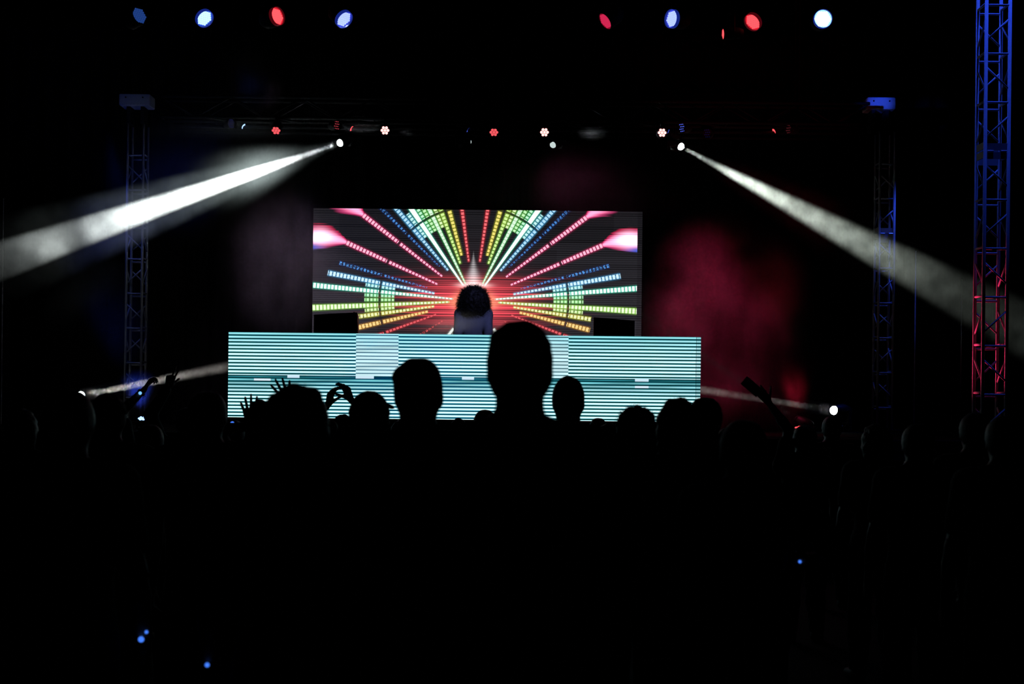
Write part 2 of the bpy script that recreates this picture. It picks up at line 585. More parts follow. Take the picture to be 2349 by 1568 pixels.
top = [49.3, 52.2, 55.2, 58.0, 60.6, 63.4, 66.4, 69.4]
for (an0, c, w), an in zip(petal, top):
    put(an, 183, 251, 0.0300, c, w, w0=1.0)
put(10.3, 92, 341, 0.030, cb, lin(215, 245, 255) * 1.1)
put(5.0, 48, 420, 0.028, cc, W_ * 1.3, cont=0.45, w0=1.7)
put(-3.0, 56, 420, 0.031, cyg, lin(235, 255, 215) * 1.2, cont=0.35, w0=1.8)
put(-8.3, 92, 272, 0.029, cye, lin(250, 255, 200))
put(-13.5, 108, 274, 0.033, cor_, lin(255, 225, 150))
put(-20.2, 92, 240, 0.020, cre, lin(250, 110, 115), digits=False, gain=0.9)
put(-33.0, 84, 150, 0.022, cre, lin(240, 100, 100), digits=True)
put(15.2, 112, 322, 0.024, cdb, lin(90, 160, 235), digits=True, w0=0.6)
put(24.0, 92, 324, 0.030, cpi, lin(255, 190, 215) * 1.15)
put(37.2, 92, 326, 0.030, cpi, lin(255, 190, 215) * 1.15)
put(44.4, 112, 330, 0.022, cdb, lin(80, 150, 230), digits=True, w0=0.6)
put(49.3, 92, 330, 0.030, cb, lin(190, 235, 255))
put(55.2, 44, 330, 0.040, cc, W_ * 1.3, cont=0.85, w0=1.8)
put(63.4, 44, 330, 0.032, cg, lin(225, 255, 225) * 1.1, cont=0.5, w0=2.2)
put(69.4, 90, 330, 0.034, cyg, lin(225, 255, 165))
put(74.2, 108, 330, 0.034, cye, lin(255, 235, 130))
put(82.0, 90, 330, 0.030, cre, lin(255, 120, 125))
for an in (-54.0, -60.0):
    put(an, 78, 105, 0.05, lin(200, 220, 210), W_ * 0.9, cont=1.0)
# pink flames at the ends of the pink bars
for side in (-1, 1):
    for an, ra, rb, hw in ((24.0, 322, 425, 27), (37.2, 322, 420, 27)):
        a = math.radians(an)
        ax, ay = side * math.cos(a), math.sin(a)
        al = dx * ax + dy * ay
        pe = -dx * ay * side + dy * ax * side
        if an < 30:                                    # this flame bends level towards the picture's edge
            bend = np.clip((al - ra) / 95, 0, 1.4)
            pe = pe + bend ** 1.6 * 30
        t = np.clip((al - ra) / (rb - ra), 0, 1)
        jag = 1 + 0.10 * (np.repeat(prn.rand(NYs // 2 + 1, 1), 2, 0)[:NYs] - 0.5) * 2
        half = (5 + hw * np.sin(np.clip(t * 1.25, 0, 1) * math.pi * 0.55)) * jag
        q = np.abs(pe) / half
        e = sm(q, 1.08, 0.85) * sm(al, ra - 3, ra + 3)
        tc_ = np.exp(-((t - 0.60) / 0.28) ** 2) * np.exp(-(q / 0.55) ** 2)
        colr = np.array(lin(240, 60, 135))[None, None] * (0.35 + 0.9 * sm(q, 1.0, 0.35))[..., None] + np.array([0.55, 0.45, 0.55]) * sm(q, 0.85, 0.1)[..., None]
        colr = colr + tc_[..., None] * np.array([0.9, 1.0, 1.0]) * (1.2 if an < 30 else 0.25)
        low = sm(pe, -0.35 * hw, -0.95 * hw) * sm(t, 0.25, 0.7)
        if an < 30:
            colr = colr * (1 - low[..., None]) + low[..., None] * np.array(lin(70, 100, 220))
        rim = sm(q, 0.72, 0.98) * sm(pe, -0.2 * hw, 0.3 * hw)
        colr = colr * (1 - 0.8 * rim[..., None]) + 0.8 * rim[..., None] * np.array(lin(225, 35, 80))
        img = img * (1 - e[..., None]) + colr * e[..., None]
# LED line structure over everything, and the unlit last column on the right
img *= np.where((np.arange(NYs) % 4) == 3, 0.82, 1.0)[:, None, None]
dead = (U0 > xedge_r)
img[dead] = (bg[..., None] * bgc * 0.75)[dead]
img = np.maximum(img, 0)

scr = empty('led_screen', (s_tl.x, SY, s_z1), 'big LED screen behind the performer showing neon star of equaliser bars', 'screen')
bx_, by_ = NXs // tiles_x, NYs // tiles_y
for j in range(tiles_y):
    for i in range(tiles_x):
        led_tile(scr, SW * i / tiles_x, -SH * j / tiles_y, SW / tiles_x, SH / tiles_y, img[j * by_:(j + 1) * by_, i * bx_:(i + 1) * bx_], 0.08)
for i in range(4):
    x = SW * (0.08 + 0.28 * i)
    MB().box((x, 0.16, -SH / 2 + 0.02 - (s_z1 - SH - STAGE_Z) / 2), (0.06, 0.06, SH + (s_z1 - SH - STAGE_Z) - 0.04)).build('support_post', M['black_metal'], scr)

# --- the booth front
BY = 16.5
PB = BY / F
b_tl, b_tr = at(524.5, 761, BY), at(1608, 773, BY)
BX0, BZ1 = b_tl.x, (b_tl.z + b_tr.z) / 2
BW = b_tr.x - b_tl.x
edge_w = 11 * PB
tw = (BW - edge_w) / 11
th = tw
booth = empty('dj_booth', (BX0 + BW / 2, BY, STAGE_Z), 'wide booth front of LED panels showing glowing cyan and white stripes', 'booth')
nyb = 98
pitch = 7.93
yy = (np.arange(nyb) + 0.5) * (th / PB) / nyb


def booth_img(ci, rj, nxb, w):
    xx = (np.arange(nxb) + 0.5) / nxb * w / PB + ci * tw / PB
    X_, Y_ = np.meshgrid(xx, yy)
    out = np.zeros((nyb, nxb, 3))
    thin = rj == 0 and ci in (3, 7)
    duty = 0.84 if thin else 0.66
    ph = ((Y_ + (3.4 if thin else 0.0)) / pitch) % 1.0
    lit = sm(ph, 0.0, 0.10) * (1 - sm(ph, duty - 0.08, duty + 0.04))
    mid = sm(np.abs(ph - duty / 2), duty / 2, duty / 2 - (0.10 if thin else 0.24))
    rowi = np.floor((Y_ + (3.4 if thin else 0)) / pitch)
    xr = X_ / (BW / PB)
    dk = np.clip(1 - np.abs(xr - 0.42) / 0.3, 0, 1)[..., None]
    dark = lin(0, 42, 52) * (1 - dk) + lin(0, 62, 100) * dk
    wob = 0.5 + 0.5 * np.sin(X_ / 37.0 + rowi * 1.9) * np.sin(X_ / 90.0 + rowi * 0.7 + 1)
    if rj == 0:
        fade = np.clip((Y_ + 14) / 62, 0, 1)
        c = np.array(lin(120, 228, 236)) * (1 - fade)[..., None] + np.array([0.78, 1.0, 1.0]) * 1.08 * fade[..., None]
        c = c * (0.86 + 0.18 * wob)[..., None]
        c = c * (1 - (1 - mid)[..., None] * np.array([0.80, 0.32, 0.26]))
        if thin:
            c = c * 0.5 + np.array([0.46, 0.86, 1.0]) * (0.30 + 0.20 * wob)[..., None]
            dark = dark * 1.5
    else:
        fade = np.clip((Y_ - 2) / 45, 0, 1)
        c = np.array(lin(70, 190, 200)) * (1 - fade)[..., None] + np.array([0.78, 1.0, 1.0]) * 1.08 * fade[..., None]
        c = c * (1 - (1 - mid)[..., None] * np.array([0.80, 0.32, 0.26]))
        mod = 0.35 + 0.75 * wob
        c = c * (mod * (1 - fade) + fade)[..., None]
        lit = lit * np.where(Y_ < 3.5, 0.12, 1.0)
        for xa_, xb_, r_ in ((136, 165, 0), (60, 96, 1), (294, 333, 0), (536, 563, 0), (935, 964, 0), (935, 964, 2)):
            c[(rowi == r_) & (X_ > xa_) & (X_ < xb_)] = (0.72, 0.86, 0.95) if r_ else c[(rowi == r_) & (X_ > xa_) & (X_ < xb_)]
        c[(rowi == 0) & (X_ > 333) & (X_ < 392)] = lin(0, 50, 80)
    out = dark + (c - dark) * lit[..., None]
    if rj == 1:
        for xa_, xb_, r_ in ((136, 165, 0), (294, 333, 0), (536, 563, 0), (935, 964, 0)):
            out[(rowi == r_) & (X_ > xa_) & (X_ < xb_) & (ph < 0.7)] = (0.60, 0.80, 0.92)
    return np.maximum(out, 0)


for rj in range(2):
    for ci in range(11):
        led_tile(booth, -BW / 2 + ci * tw, BZ1 - STAGE_Z - rj * th, tw, th, booth_img(ci, rj, 28, tw), 0.07)
    sd = booth_img(11, rj, 11, edge_w) * 0.8
    sd[:, 0] *= 0.25
    led_tile(booth, -BW / 2 + 11 * tw, BZ1 - STAGE_Z - rj * th, edge_w, th, sd, 0.07)
MB().box((0, 0.05, (BZ1 - STAGE_Z - 2 * th) / 2), (BW, 0.1, BZ1 - STAGE_Z - 2 * th - 0.004)).build('plinth', M['black_metal'], booth)
MB().box((0, 0.27, BZ1 - STAGE_Z - 0.12), (BW * 0.7, 0.38, 0.04)).build('table_top', M['black_plastic'], booth)
for sx in (-1, -0.33, 0.33, 1):
    MB().box((sx * BW * 0.33, 0.42, (BZ1 - STAGE_Z - 0.14) / 2), (0.05, 0.05, BZ1 - STAGE_Z - 0.14)).build('leg', M['black_metal'], booth)

# monitor speakers standing behind the booth
for (xa, xb, ya, yb, lab, lr) in ((720, 819, 721, 716, 'dark monitor speaker behind the left end of the booth, lit edge painted pale', 1),
                                  (1362, 1456, 727, 735, 'dark monitor speaker behind the right end of the booth', -1)):
    Ys = 17.1
    a, b = at(xa, ya, Ys), at(xb, yb, Ys)
    w = b.x - a.x
    e = empty('monitor_speaker', ((a.x + b.x) / 2, Ys, STAGE_Z), lab, 'speaker', 'monitor speakers on both sides of the performer')
    z0 = 0.95
    za, zb = a.z - STAGE_Z, b.z - STAGE_Z
    pts = [(-w / 2, 0, z0), (w / 2, 0, z0), (w / 2, 0, zb), (-w / 2, 0, za), (-w / 2 + 0.02, 0.4, z0), (w / 2 - 0.02, 0.4, z0), (w / 2 - 0.02, 0.4, zb - 0.02), (-w / 2 + 0.02, 0.4, za - 0.02)]
    MB().add(pts, [(0, 1, 2, 3), (5, 4, 7, 6), (0, 4, 5, 1), (3, 2, 6, 7), (0, 3, 7, 4), (1, 5, 6, 2)]).build('cabinet', M['cabinet'], e)
    MB().rings([(0, 0.405, (z0 + za) / 2), (0, 0.41, (z0 + za) / 2)], [0.11, 0.10], 24).build('speaker_cone', M['black_plastic'], e)
    if lr > 0:  # lit cabinet edge put in as a pale strip
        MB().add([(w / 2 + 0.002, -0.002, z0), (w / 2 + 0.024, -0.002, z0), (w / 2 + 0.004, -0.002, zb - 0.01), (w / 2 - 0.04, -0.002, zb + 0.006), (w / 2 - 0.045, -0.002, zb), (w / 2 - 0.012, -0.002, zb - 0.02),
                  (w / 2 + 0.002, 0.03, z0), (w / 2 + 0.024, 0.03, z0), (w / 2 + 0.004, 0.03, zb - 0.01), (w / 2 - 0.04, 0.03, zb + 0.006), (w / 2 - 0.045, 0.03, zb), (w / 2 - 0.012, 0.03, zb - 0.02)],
                 [(0, 1, 2, 3, 4, 5), (11, 10, 9, 8, 7, 6), (0, 6, 7, 1), (1, 7, 8, 2), (2, 8, 9, 3), (3, 9, 10, 4), (4, 10, 11, 5), (5, 11, 6, 0)]).build('lit_edge_strip', mat('lit_edge_tone', (0.75, 0.66, 0.6), 0.5), e)
    MB().cyl((0, 0.2, 0.02), (0, 0.2, z0), 0.03).build('stand_pole', M['black_metal'], e)
    MB().cyl((0, 0.2, 0), (0, 0.2, 0.025), 0.22, seg=20).build('stand_base', M['black_metal'], e)


# ------------------------------------------------------------------ lighting fixtures
def disc_layout(kind):
    if kind == 7:
        return [(0, 0)] + [(0.63 * math.cos(math.radians(60 * i)), 0.63 * math.sin(math.radians(60 * i))) for i in range(6)], 0.30
    if kind == 12:
        pts = [(x * 0.40 + (0.2 if j % 2 else 0), y) for j, y in enumerate((-0.75, -0.25, 0.25, 0.75)) for x in (-1, 0, 1)]
        return [(x, y) for x, y in pts if math.hypot(x, y) < 1.02], 0.115
    out = []
    n = 6
    for j in range(-4, 5):
        for i in range(-4, 5):
            x = (i + (0.5 if j % 2 else 0)) * 0.27
            y = j * 0.235
            if math.hypot(x, y) < 0.93:
                out.append((x, y))
    return out, 0.142


def frame_of(n):
    n = n.normalized()
    right = n.cross(Vector((0, 0, 1)))
    if right.length < 1e-3:
        right = Vector((1, 0, 0))
    right.normalize()
    return right, right.cross(n).normalized(), n


def par_can(px, py, Y, n, rad, layout, m, label, group, hang_z, rim=None, plate_m=None, recess=0.010):
    """n is given as (right, up, towards the camera); px,py marks the lens centre"""
    n = Vector((n[0], -n[2], n[1])).normalized()
    p = at(px, py, Y + 0.10 * n.y)                     # the yoke's pivot hangs straight under the pipe at Y
    r, u, n = frame_of(n)
    e = empty('par_can', p, label, 'stage light', group)
    MB().rings([n * 0.0 - n * 0.03, -n * 0.05, -n * 0.16, -n * 0.21], [rad * 1.06, rad * 1.10, rad * 1.06, rad * 0.7], 20).build('housing', M['black_metal'], e, True)
    # bezel: a short open ring round the recessed face
    MB().rings([-n * 0.03, n * recess, n * recess, -n * 0.012], [rad * 1.07, rad * 1.07, rad * 1.02, rad * 1.02], 24, caps=False).build('bezel', rim or M['black_metal'], e, True)
    MB().rings([-n * 0.028, -n * 0.012], [rad * 1.02, rad * 1.02], 24).build('face_plate', plate_m or M['black_plastic'], e)
    pts, lr = disc_layout(layout)
    if layout == 7:
        for (a, b) in pts:
            c = r * a * rad + u * b * rad - n * 0.011
            MB().rings([c - n * 0.002, c + n * 0.004, c + n * 0.008], [lr * rad, lr * rad, lr * rad * 0.6], 12).build('led_lens', m, e)
    else:
        mb = MB()
        for (a, b) in pts:
            c = r * a * rad + u * b * rad - n * 0.011
            mb.rings([c - n * 0.002, c + n * 0.005], [lr * rad, lr * rad * 0.8], 8)
        mb.build('led_array', m, e)
    # yoke and clamp up to the truss pipe
    piv = -n * 0.10
    side = Vector((n.y, -n.x, 0))
    side = side.normalized() if side.length > 0.05 else Vector((1, 0, 0))
    hz = hang_z - p.z
    mb = MB()
    arm = rad * 1.2
    topz = max(hz - 0.12, rad * 1.4)
    for s in (-1, 1):
        mb.cyl(piv + side * s * (rad * 1.0), piv + side * s * arm, 0.012, seg=8)
        mb.cyl(piv + side * s * arm, Vector((piv.x, piv.y, 0)) + side * s * arm * 0.9 + Vector((0, 0, topz)), 0.008, seg=6)
    mb.cyl(Vector((piv.x, piv.y, topz)) - side * arm * 0.9, Vector((piv.x, piv.y, topz)) + side * arm * 0.9, 0.008, seg=6)
    mb.build('yoke', M['black_metal'], e)
    cl = MB()
    tp = hz - 0.0245
    cl.box((piv.x, piv.y, (topz + tp) / 2), (0.03, 0.05, abs(tp - topz)))
    for q in (-1, 1):
        cl.box((piv.x, piv.y + q * 0.030, tp + 0.012), (0.03, 0.008, 0.04))
    cl.build('clamp', M['black_metal'], e)
    return e


def moving_head(px, py, Y, n, rad, m, label, group, hang_z=None, floor_z=None, lens_scale=1.0):
    n = Vector((n[0], -n[2], n[1])).normalized()
    hl = rad * 4.6
    p = at(px, py, Y + (hl * 0.5 * n.y if hang_z is not None else 0.0))
    r, u, n = frame_of(n)
    e = empty('moving_head_light', p, label, 'stage light', group)
    MB().rings([n * 0.012, -n * 0.01, -n * hl * 0.45, -n * hl * 0.85, -n * hl], [rad * 1.12, rad * 1.25, rad * 1.75, rad * 1.6, rad * 0.9], 20).build('head', M['black_plastic'], e, True)
    MB().rings([n * 0.013, n * 0.013 + n * rad * 0.35, n * 0.013 + n * rad * 0.65, n * 0.013 + n * rad * 0.83, n * 0.013 + n * rad * 0.88], [rad, rad * 0.93, rad * 0.72, rad * 0.4, rad * 0.1], 24).build('lens', m, e, True)
    piv = -n * hl * 0.5
    sgn = 1 if hang_z is not None else -1
    bz = (hang_z - 0.0605 - p.z) if sgn > 0 else (floor_z + 0.0 - p.z)
    yoke_z = bz - sgn * 0.13
    mb = MB()
    side = Vector((n.y, -n.x, 0)).normalized()
    for s in (-1, 1):
        a = piv + side * s * rad * 2.1
        b = Vector((piv.x, piv.y, yoke_z)) + side * s * rad * 2.1
        mb.cyl(piv + side * s * rad * 1.6, a + side * s * 0.01, rad * 0.5, seg=10)
        mb.box((a + b) / 2, (0.035, 0.06, abs(a.z - b.z) + 0.03), Matrix((side, Vector((0, 0, 1)).cross(side), Vector((0, 0, 1)))).transposed())
    mb.box((piv.x, piv.y, yoke_z), (rad * 4.6, 0.08, 0.03), Matrix((side, Vector((0, 0, 1)).cross(side), Vector((0, 0, 1)))).transposed())
    mb.build('yoke', M['black_plastic'], e)
    MB().bevel_box((piv.x, piv.y, yoke_z + sgn * 0.08), (0.24, 0.22, 0.1), 0.015).build('base', M['black_plastic'], e)
    if sgn > 0:
        MB().box((piv.x, piv.y, bz + 0.0175), (0.04, 0.06, 0.035)).build('clamp', M['black_metal'], e)
    return e


FG, RG, MG = 'LED wash lights on the front truss', 'LED wash lights on the rear truss', 'moving head lights on the rear truss'
pr = 0.088
f = [
    (321, 35, (0.74, 0.16, 0.64), 'blue_dim', None, 'dim blue round LED light, first from the left in the top row'),
    (470, 43, (0.60, -0.60, 0.50), 'blue_pale', 'rim_blue', 'bright blue tilted LED light, second from the left in the top row'),
    (637, 37, (0.80, 0.08, 0.58), 'red', 'rim_red', 'red oval LED light, the only red one in the left half of the top row'),
    (790, 45, (0.60, -0.64, 0.46), 'blue', 'rim_blue', 'violet blue tilted LED light, fourth from the left in the top row'),
    (1388, 49, (-0.72, -0.60, 0.38), 'magenta', None, 'dark crimson narrow LED light in the top row, first right of centre'),
    (1540, 43, (-0.80, -0.08, 0.58), 'blue', 'rim_blue', 'bluish white oval LED light in the top row between two red ones'),
    (1726, 51, (-0.62, -0.62, 0.50), 'red', 'rim_red', 'bright red tilted LED light in the top row beside the glaring white one'),
    (1888, 43, (0.02, -0.05, 1.0), 'blue_white', 'rim_blue', 'glaring blue white round LED light, far right of the top row'),
]
front = []
plate = {'blue_pale': glow('lit_blue_plate', (0.03, 0.10, 0.75), 0.9), 'blue': glow('lit_violet_plate', (0.04, 0.06, 0.8), 0.9), 'red': glow('lit_red_plate', (0.8, 0.012, 0.03), 0.9),
         'magenta': glow('lit_crimson_plate', (0.5, 0.006, 0.04), 0.5), 'blue_white': glow('lit_white_plate', (0.25, 0.6, 1.0), 1.8), 'blue_dim': None}
for px, py, n, c, rim, lab in f:
    front.append(par_can(px, py, FT_Y - 0.145, n, pr, 36, G[c], lab, FG, FT_Z, G[rim] if rim else None, plate[c]))
rr = 0.066
R7 = [(633, 300, (0.0, -0.62, 0.78), 'red_mid', 'dull red seven lens light on the rear truss above the thick beam'),
      (883, 299, (0.0, -0.25, 0.97), 'red_hot', 'bright red seven lens light right of the left white lamp'),
      (1133, 304, (0.0, -0.6, 0.8), 'red_mid', 'dull red seven lens light above the top edge middle of the screen'),
      (1249, 303, (0.0, -0.05, 1.0), 'red_hot', 'bright red seven lens light above a small unlit white lamp'),
      (1519, 304, (0.0, -0.05, 1.0), 'red_hot', 'bright red seven lens light left of the right white lamp')]
rear = []
for px, py, n, c, lab in R7:
    rear.append(par_can(px, py, RT_Y - 0.145, n, rr, 7, G[c], lab, RG, RT_Z))
R12 = [(532, 283, (0.55, -0.1, 0.75), 'blue_faint', 12, 'faint blue dotted light at the left end of the rear truss'),
       (774, 287, (0.55, -0.1, 0.72), 'red_dim', 12, 'dim red dotted light above the left white lamp'),
       (1564, 293, (-0.6, -0.15, 0.7), 'blue_mid', 12, 'blue dotted light above the right white lamp'),
       (1623, 306, (-0.3, -0.2, 0.9), 'blue_ghost', 12, 'barely lit dark blue light right of the right white lamp'),
       (1808, 296, (-0.65, -0.1, 0.55), 'red_faint', 12, 'faint red dotted light at the right end of the rear truss')]
for px, py, n, c, lay, lab in R12:
    rear.append(par_can(px, py, RT_Y + 0.145, n, rr * (0.98 if lay == 12 else 1.2), lay, G[c], lab, RG, RT_Z))
# lights seen almost edge on: only a sliver of the glowing face shows
RE = [(559, 290, (0.80, -0.52, 0.27), 'blue_pale', 'blue crescent of a light turned aside near the left end of the rear truss'),
      (807, 295, (0.80, -0.50, 0.25), 'red', 'red crescent of a light turned aside above the left white lamp'),
      (1074, 298, (0.80, -0.50, 0.16), 'blue_mid', 'tiny blue crescent of a light above the left unlit lamp'),
      (1532, 302, (-0.85, 0.35, 0.26), 'blue_mid', 'blue violet crescent of a light tucked behind a bright red one'),
      (1775, 301, (-0.80, -0.50, 0.26), 'red', 'red crescent of a light near the right end of the rear truss')]
for px, py, n, c, lab in RE:
    rear.append(par_can(px, py, RP1, n, 0.044, 36, G[c], lab, RG, 5.72, None, G[c], 0.004))
a = par_can(1658, 78, FT_Y - 0.145, (-0.98, -0.1, 0.14), 0.055, 36, G['red'], 'thin red sliver of a light left of the bright red top light', FG, FT_Z, None, G['red'], 0.004)

B1_END, B2_END, B3_END, B4_END, B5_END = at(-70, 622, 17.0), at(2420, 792, 17.0), at(1330, 850, 17.95), at(700, 806, 18.3), at(1400, 672, 21.2)


def aim(px, py, Y, B):
    d = (B - at(px, py, Y)).normalized()
    return (d.x, d.z, -d.y)


mh1 = moving_head(782, 327, RP2, aim(782, 327, RP2, B1_END), 0.056, G['white'], 'white lamp throwing the thick beam to the left', MG, 5.74)
mh2 = moving_head(1560, 335, RP2, aim(1560, 335, RP2, B2_END), 0.056, G['white'], 'white lamp throwing the long beam to the right', MG, 5.74)
moving_head(1074, 325, RP2, (0.86, -0.3, 0.36), 0.040, G['lens_glint'], 'small white sliver of an idle lamp above the screen, left of centre', MG, 5.74)
moving_head(1270, 331, RP2, (-0.6, -0.5, 0.62), 0.050, G['lens_glint'], 'pale idle lamp below the brightest red light over the screen', MG, 5.74)
mhr = moving_head(1915, 941, 20.6, aim(1915, 941, 20.6, B3_END), 0.066, G['white'], 'white floor lamp glowing at the right over the crowd', 'moving head lights on the stage floor', None, STAGE_Z)
mhl = moving_head(184, 907, 20.6, aim(184, 907, 20.6, B4_END), 0.062, G['white'], 'white floor lamp at the far left hidden behind the crowd', 'moving head lights on the stage floor', None, STAGE_Z)


def floor_par(px, py, Y, n, rad, m, label, group):
    p = at(px, py, Y)
    nn = Vector((n[0], -n[2], n[1])).normalized()
    r, u, nn = frame_of(nn)
    e = empty('floor_par_light', p, label, 'stage light', group)
    MB().rings([-nn * 0.01, -nn * 0.05, -nn * 0.1], [rad * 1.08, rad * 1.1, rad * 0.8], 20).build('housing', M['black_metal'], e, True)
    pts, lr = disc_layout(7)
    for a_, b_ in pts:
        c = r * a_ * rad + u * b_ * rad - nn * 0.006
        MB().rings([c - nn * 0.004, c + nn * 0.006], [lr * rad, lr * rad * 0.7], 10).build('led_lens', m, e)
    dz = p.z - STAGE_Z
    mb = MB()
    for s in (-1, 1):
        mb.cyl(-nn * 0.05 + r * s * rad * 1.0, Vector((-nn.x * 0.05, -nn.y * 0.05, -dz + 0.02)) + r * s * rad * 1.1, 0.01, seg=6)
    mb.box((-nn.x * 0.05, -nn.y * 0.05, -dz + 0.01), (rad * 2.4, 0.12, 0.02))
    mb.build('stand', M['black_metal'], e)
    return e


fb = floor_par(326, 958, 16.9, (0.05, 0.86, 0.4), 0.055, G['blue_pale'], 'blue floor light glowing between raised arms at the left', 'coloured lights on the stage floor')
fr = floor_par(1840, 979, 16.9, (-0.05, 0.95, 0.18), 0.095, G['red'], 'red floor light glowing just above a shoulder at the right', 'coloured lights on the stage floor')
# ------------------------------------------------------------------ haze and the lamps that light it
def haze_mat(name, dens, ramp=None, nscale=1.0, lo=0.3, hi=0.7, floor_=0.15, shape='cone', L=1.0, step=1.0, detail=3.0, stretch=(1, 1, 1), seed=0.0, fall=1.0, g=0.0, radii=(0.1, 0.1)):
    m = bpy.data.materials.new(name)
    m.use_nodes = True
    nt = m.node_tree
    nt.nodes.clear()
    out = nt.nodes.new('ShaderNodeOutputMaterial')
    sc_ = nt.nodes.new('ShaderNodeVolumeScatter')
    sc_.inputs['Color'].default_value = (1, 1, 1, 1)
    sc_.inputs['Anisotropy'].default_value = g
    nt.links.new(sc_.outputs[0], out.inputs['Volume'])
    tc = nt.nodes.new('ShaderNodeTexCoord')
    mp = nt.nodes.new('ShaderNodeMapping')
    mp.inputs['Location'].default_value = (seed, seed * 1.7, seed * 0.4)
    mp.inputs['Scale'].default_value = stretch
    nt.links.new(tc.outputs['Object'], mp.inputs['Vector'])
    nz = nt.nodes.new('ShaderNodeTexNoise')
    nz.inputs['Scale'].default_value = nscale
    nz.inputs['Detail'].default_value = detail
    nz.inputs['Roughness'].default_value = 0.55
    nt.links.new(mp.outputs[0], nz.inputs['Vector'])
    mr = nt.nodes.new('ShaderNodeMapRange')
    mr.interpolation_type = 'SMOOTHSTEP'
    for i, v in ((1, lo), (2, hi), (3, floor_), (4, 1.0)):
        mr.inputs[i].default_value = v
    nt.links.new(nz.outputs[0], mr.inputs[0])
    mul = nt.nodes.new('ShaderNodeMath')
    mul.operation = 'MULTIPLY'
    nt.links.new(mr.outputs[0], mul.inputs[0])
    if shape == 'cone':
        sep = nt.nodes.new('ShaderNodeSeparateXYZ')
        nt.links.new(tc.outputs['Object'], sep.inputs[0])
        dv = nt.nodes.new('ShaderNodeMath')
        dv.operation = 'DIVIDE'
        dv.inputs[1].default_value = L
        nt.links.new(sep.outputs['Z'], dv.inputs[0])
        cr = nt.nodes.new('ShaderNodeFloatCurve')
        cu = cr.mapping.curves[0]
        pts = sorted(ramp)
        cu.points[0].location = (pts[0][0], pts[0][1])
        cu.points[1].location = (pts[-1][0], pts[-1][1])
        for p in pts[1:-1]:
            cu.points.new(p[0], p[1])
        for p in cu.points:
            p.handle_type = 'AUTO_CLAMPED'
        cr.mapping.update()
        nt.links.new(dv.outputs[0], cr.inputs['Value'])
        cmb = nt.nodes.new('ShaderNodeCombineXYZ')
        nt.links.new(sep.outputs['X'], cmb.inputs['X'])
        nt.links.new(sep.outputs['Y'], cmb.inputs['Y'])
        ln = nt.nodes.new('ShaderNodeVectorMath')
        ln.operation = 'LENGTH'
        nt.links.new(cmb.outputs[0], ln.inputs[0])
        rad = nt.nodes.new('ShaderNodeMapRange')
        for i, v in ((1, 0.0), (2, 1.0), (3, radii[0]), (4, radii[1])):
            rad.inputs[i].default_value = v
        nt.links.new(dv.outputs[0], rad.inputs[0])
        q = nt.nodes.new('ShaderNodeMath')
        q.operation = 'DIVIDE'
        nt.links.new(ln.outputs['Value'], q.inputs[0])
        nt.links.new(rad.outputs[0], q.inputs[1])
        sd = nt.nodes.new('ShaderNodeMapRange')
        sd.interpolation_type = 'SMOOTHSTEP'
        for i, v in ((1, 1.0), (2, 0.55), (3, 0.0), (4, 1.0)):
            sd.inputs[i].default_value = v
        nt.links.new(q.outputs[0], sd.inputs[0])
        m3_ = nt.nodes.new('ShaderNodeMath')
        m3_.operation = 'MULTIPLY'
        nt.links.new(cr.outputs[0], m3_.inputs[0])
        nt.links.new(sd.outputs[0], m3_.inputs[1])
        nt.links.new(m3_.outputs[0], mul.inputs[1])
    else:
        ln = nt.nodes.new('ShaderNodeVectorMath')
        ln.operation = 'LENGTH'
        nt.links.new(tc.outputs['Object'], ln.inputs[0])
        m2 = nt.nodes.new('ShaderNodeMapRange')
        m2.interpolation_type = 'SMOOTHERSTEP'
        for i, v in ((1, 1.0), (2, 0.05), (3, 0.0), (4, 1.0)):
            m2.inputs[i].default_value = v
        nt.links.new(ln.outputs['Value'], m2.inputs[0])
        pw = nt.nodes.new('ShaderNodeMath')
        pw.operation = 'POWER'
        pw.inputs[1].default_value = fall
        nt.links.new(m2.outputs[0], pw.inputs[0])
        nt.links.new(pw.outputs[0], mul.inputs[1])
    ml = nt.nodes.new('ShaderNodeMath')
    ml.operation = 'MULTIPLY'
    ml.inputs[1].default_value = dens
    nt.links.new(mul.outputs[0], ml.inputs[0])
    nt.links.new(ml.outputs[0], sc_.inputs['Density'])
    m.cycles.volume_step_rate = step
    m.cycles.volume_sampling = 'EQUIANGULAR'
    return m


def haze_cone(A, B, ra, rb, m, label):
    A, B = Vector(A), Vector(B)
    L = (B - A).length
    mb = MB()
    mb.rings([(0, 0, 0), (0, 0, L)], [ra, rb], 20)
    o = mb.build('haze', m)
    o.location = A
    o.rotation_euler = (B - A).to_track_quat('Z', 'Y').to_euler()
    return tag(o, label, 'haze', None, 'stuff')


def haze_blob(c, r, m, label):
    mb = MB()
    n = 12
    mb.rings([(0, 0, -math.cos(math.pi * i / n)) for i in range(n + 1)], [max(0.001, math.sin(math.pi * i / n)) for i in range(n + 1)], 24, axis=Vector((0, 0, 1)))
    o = mb.build('haze', m)
    o.location = c
    o.scale = r
    return tag(o, label, 'haze', None, 'stuff')


def px_to_t(A, B, pxs):
    """where along A-B the given picture columns fall"""
    out = []
    for q in pxs:
        lo_, hi_ = -0.2, 1.2
        f_ = lambda t: (CX + F * A.lerp(B, t).x / A.lerp(B, t).y) - q
        s0 = f_(lo_) < 0
        for _ in range(40):
            mid = (lo_ + hi_) / 2
            if (f_(mid) < 0) == s0:
                lo_ = mid
            else:
                hi_ = mid
        out.append(lo_)
    return out


WHITE = (0.90, 1.0, 0.97)
WARM = (1.0, 0.97, 0.88)
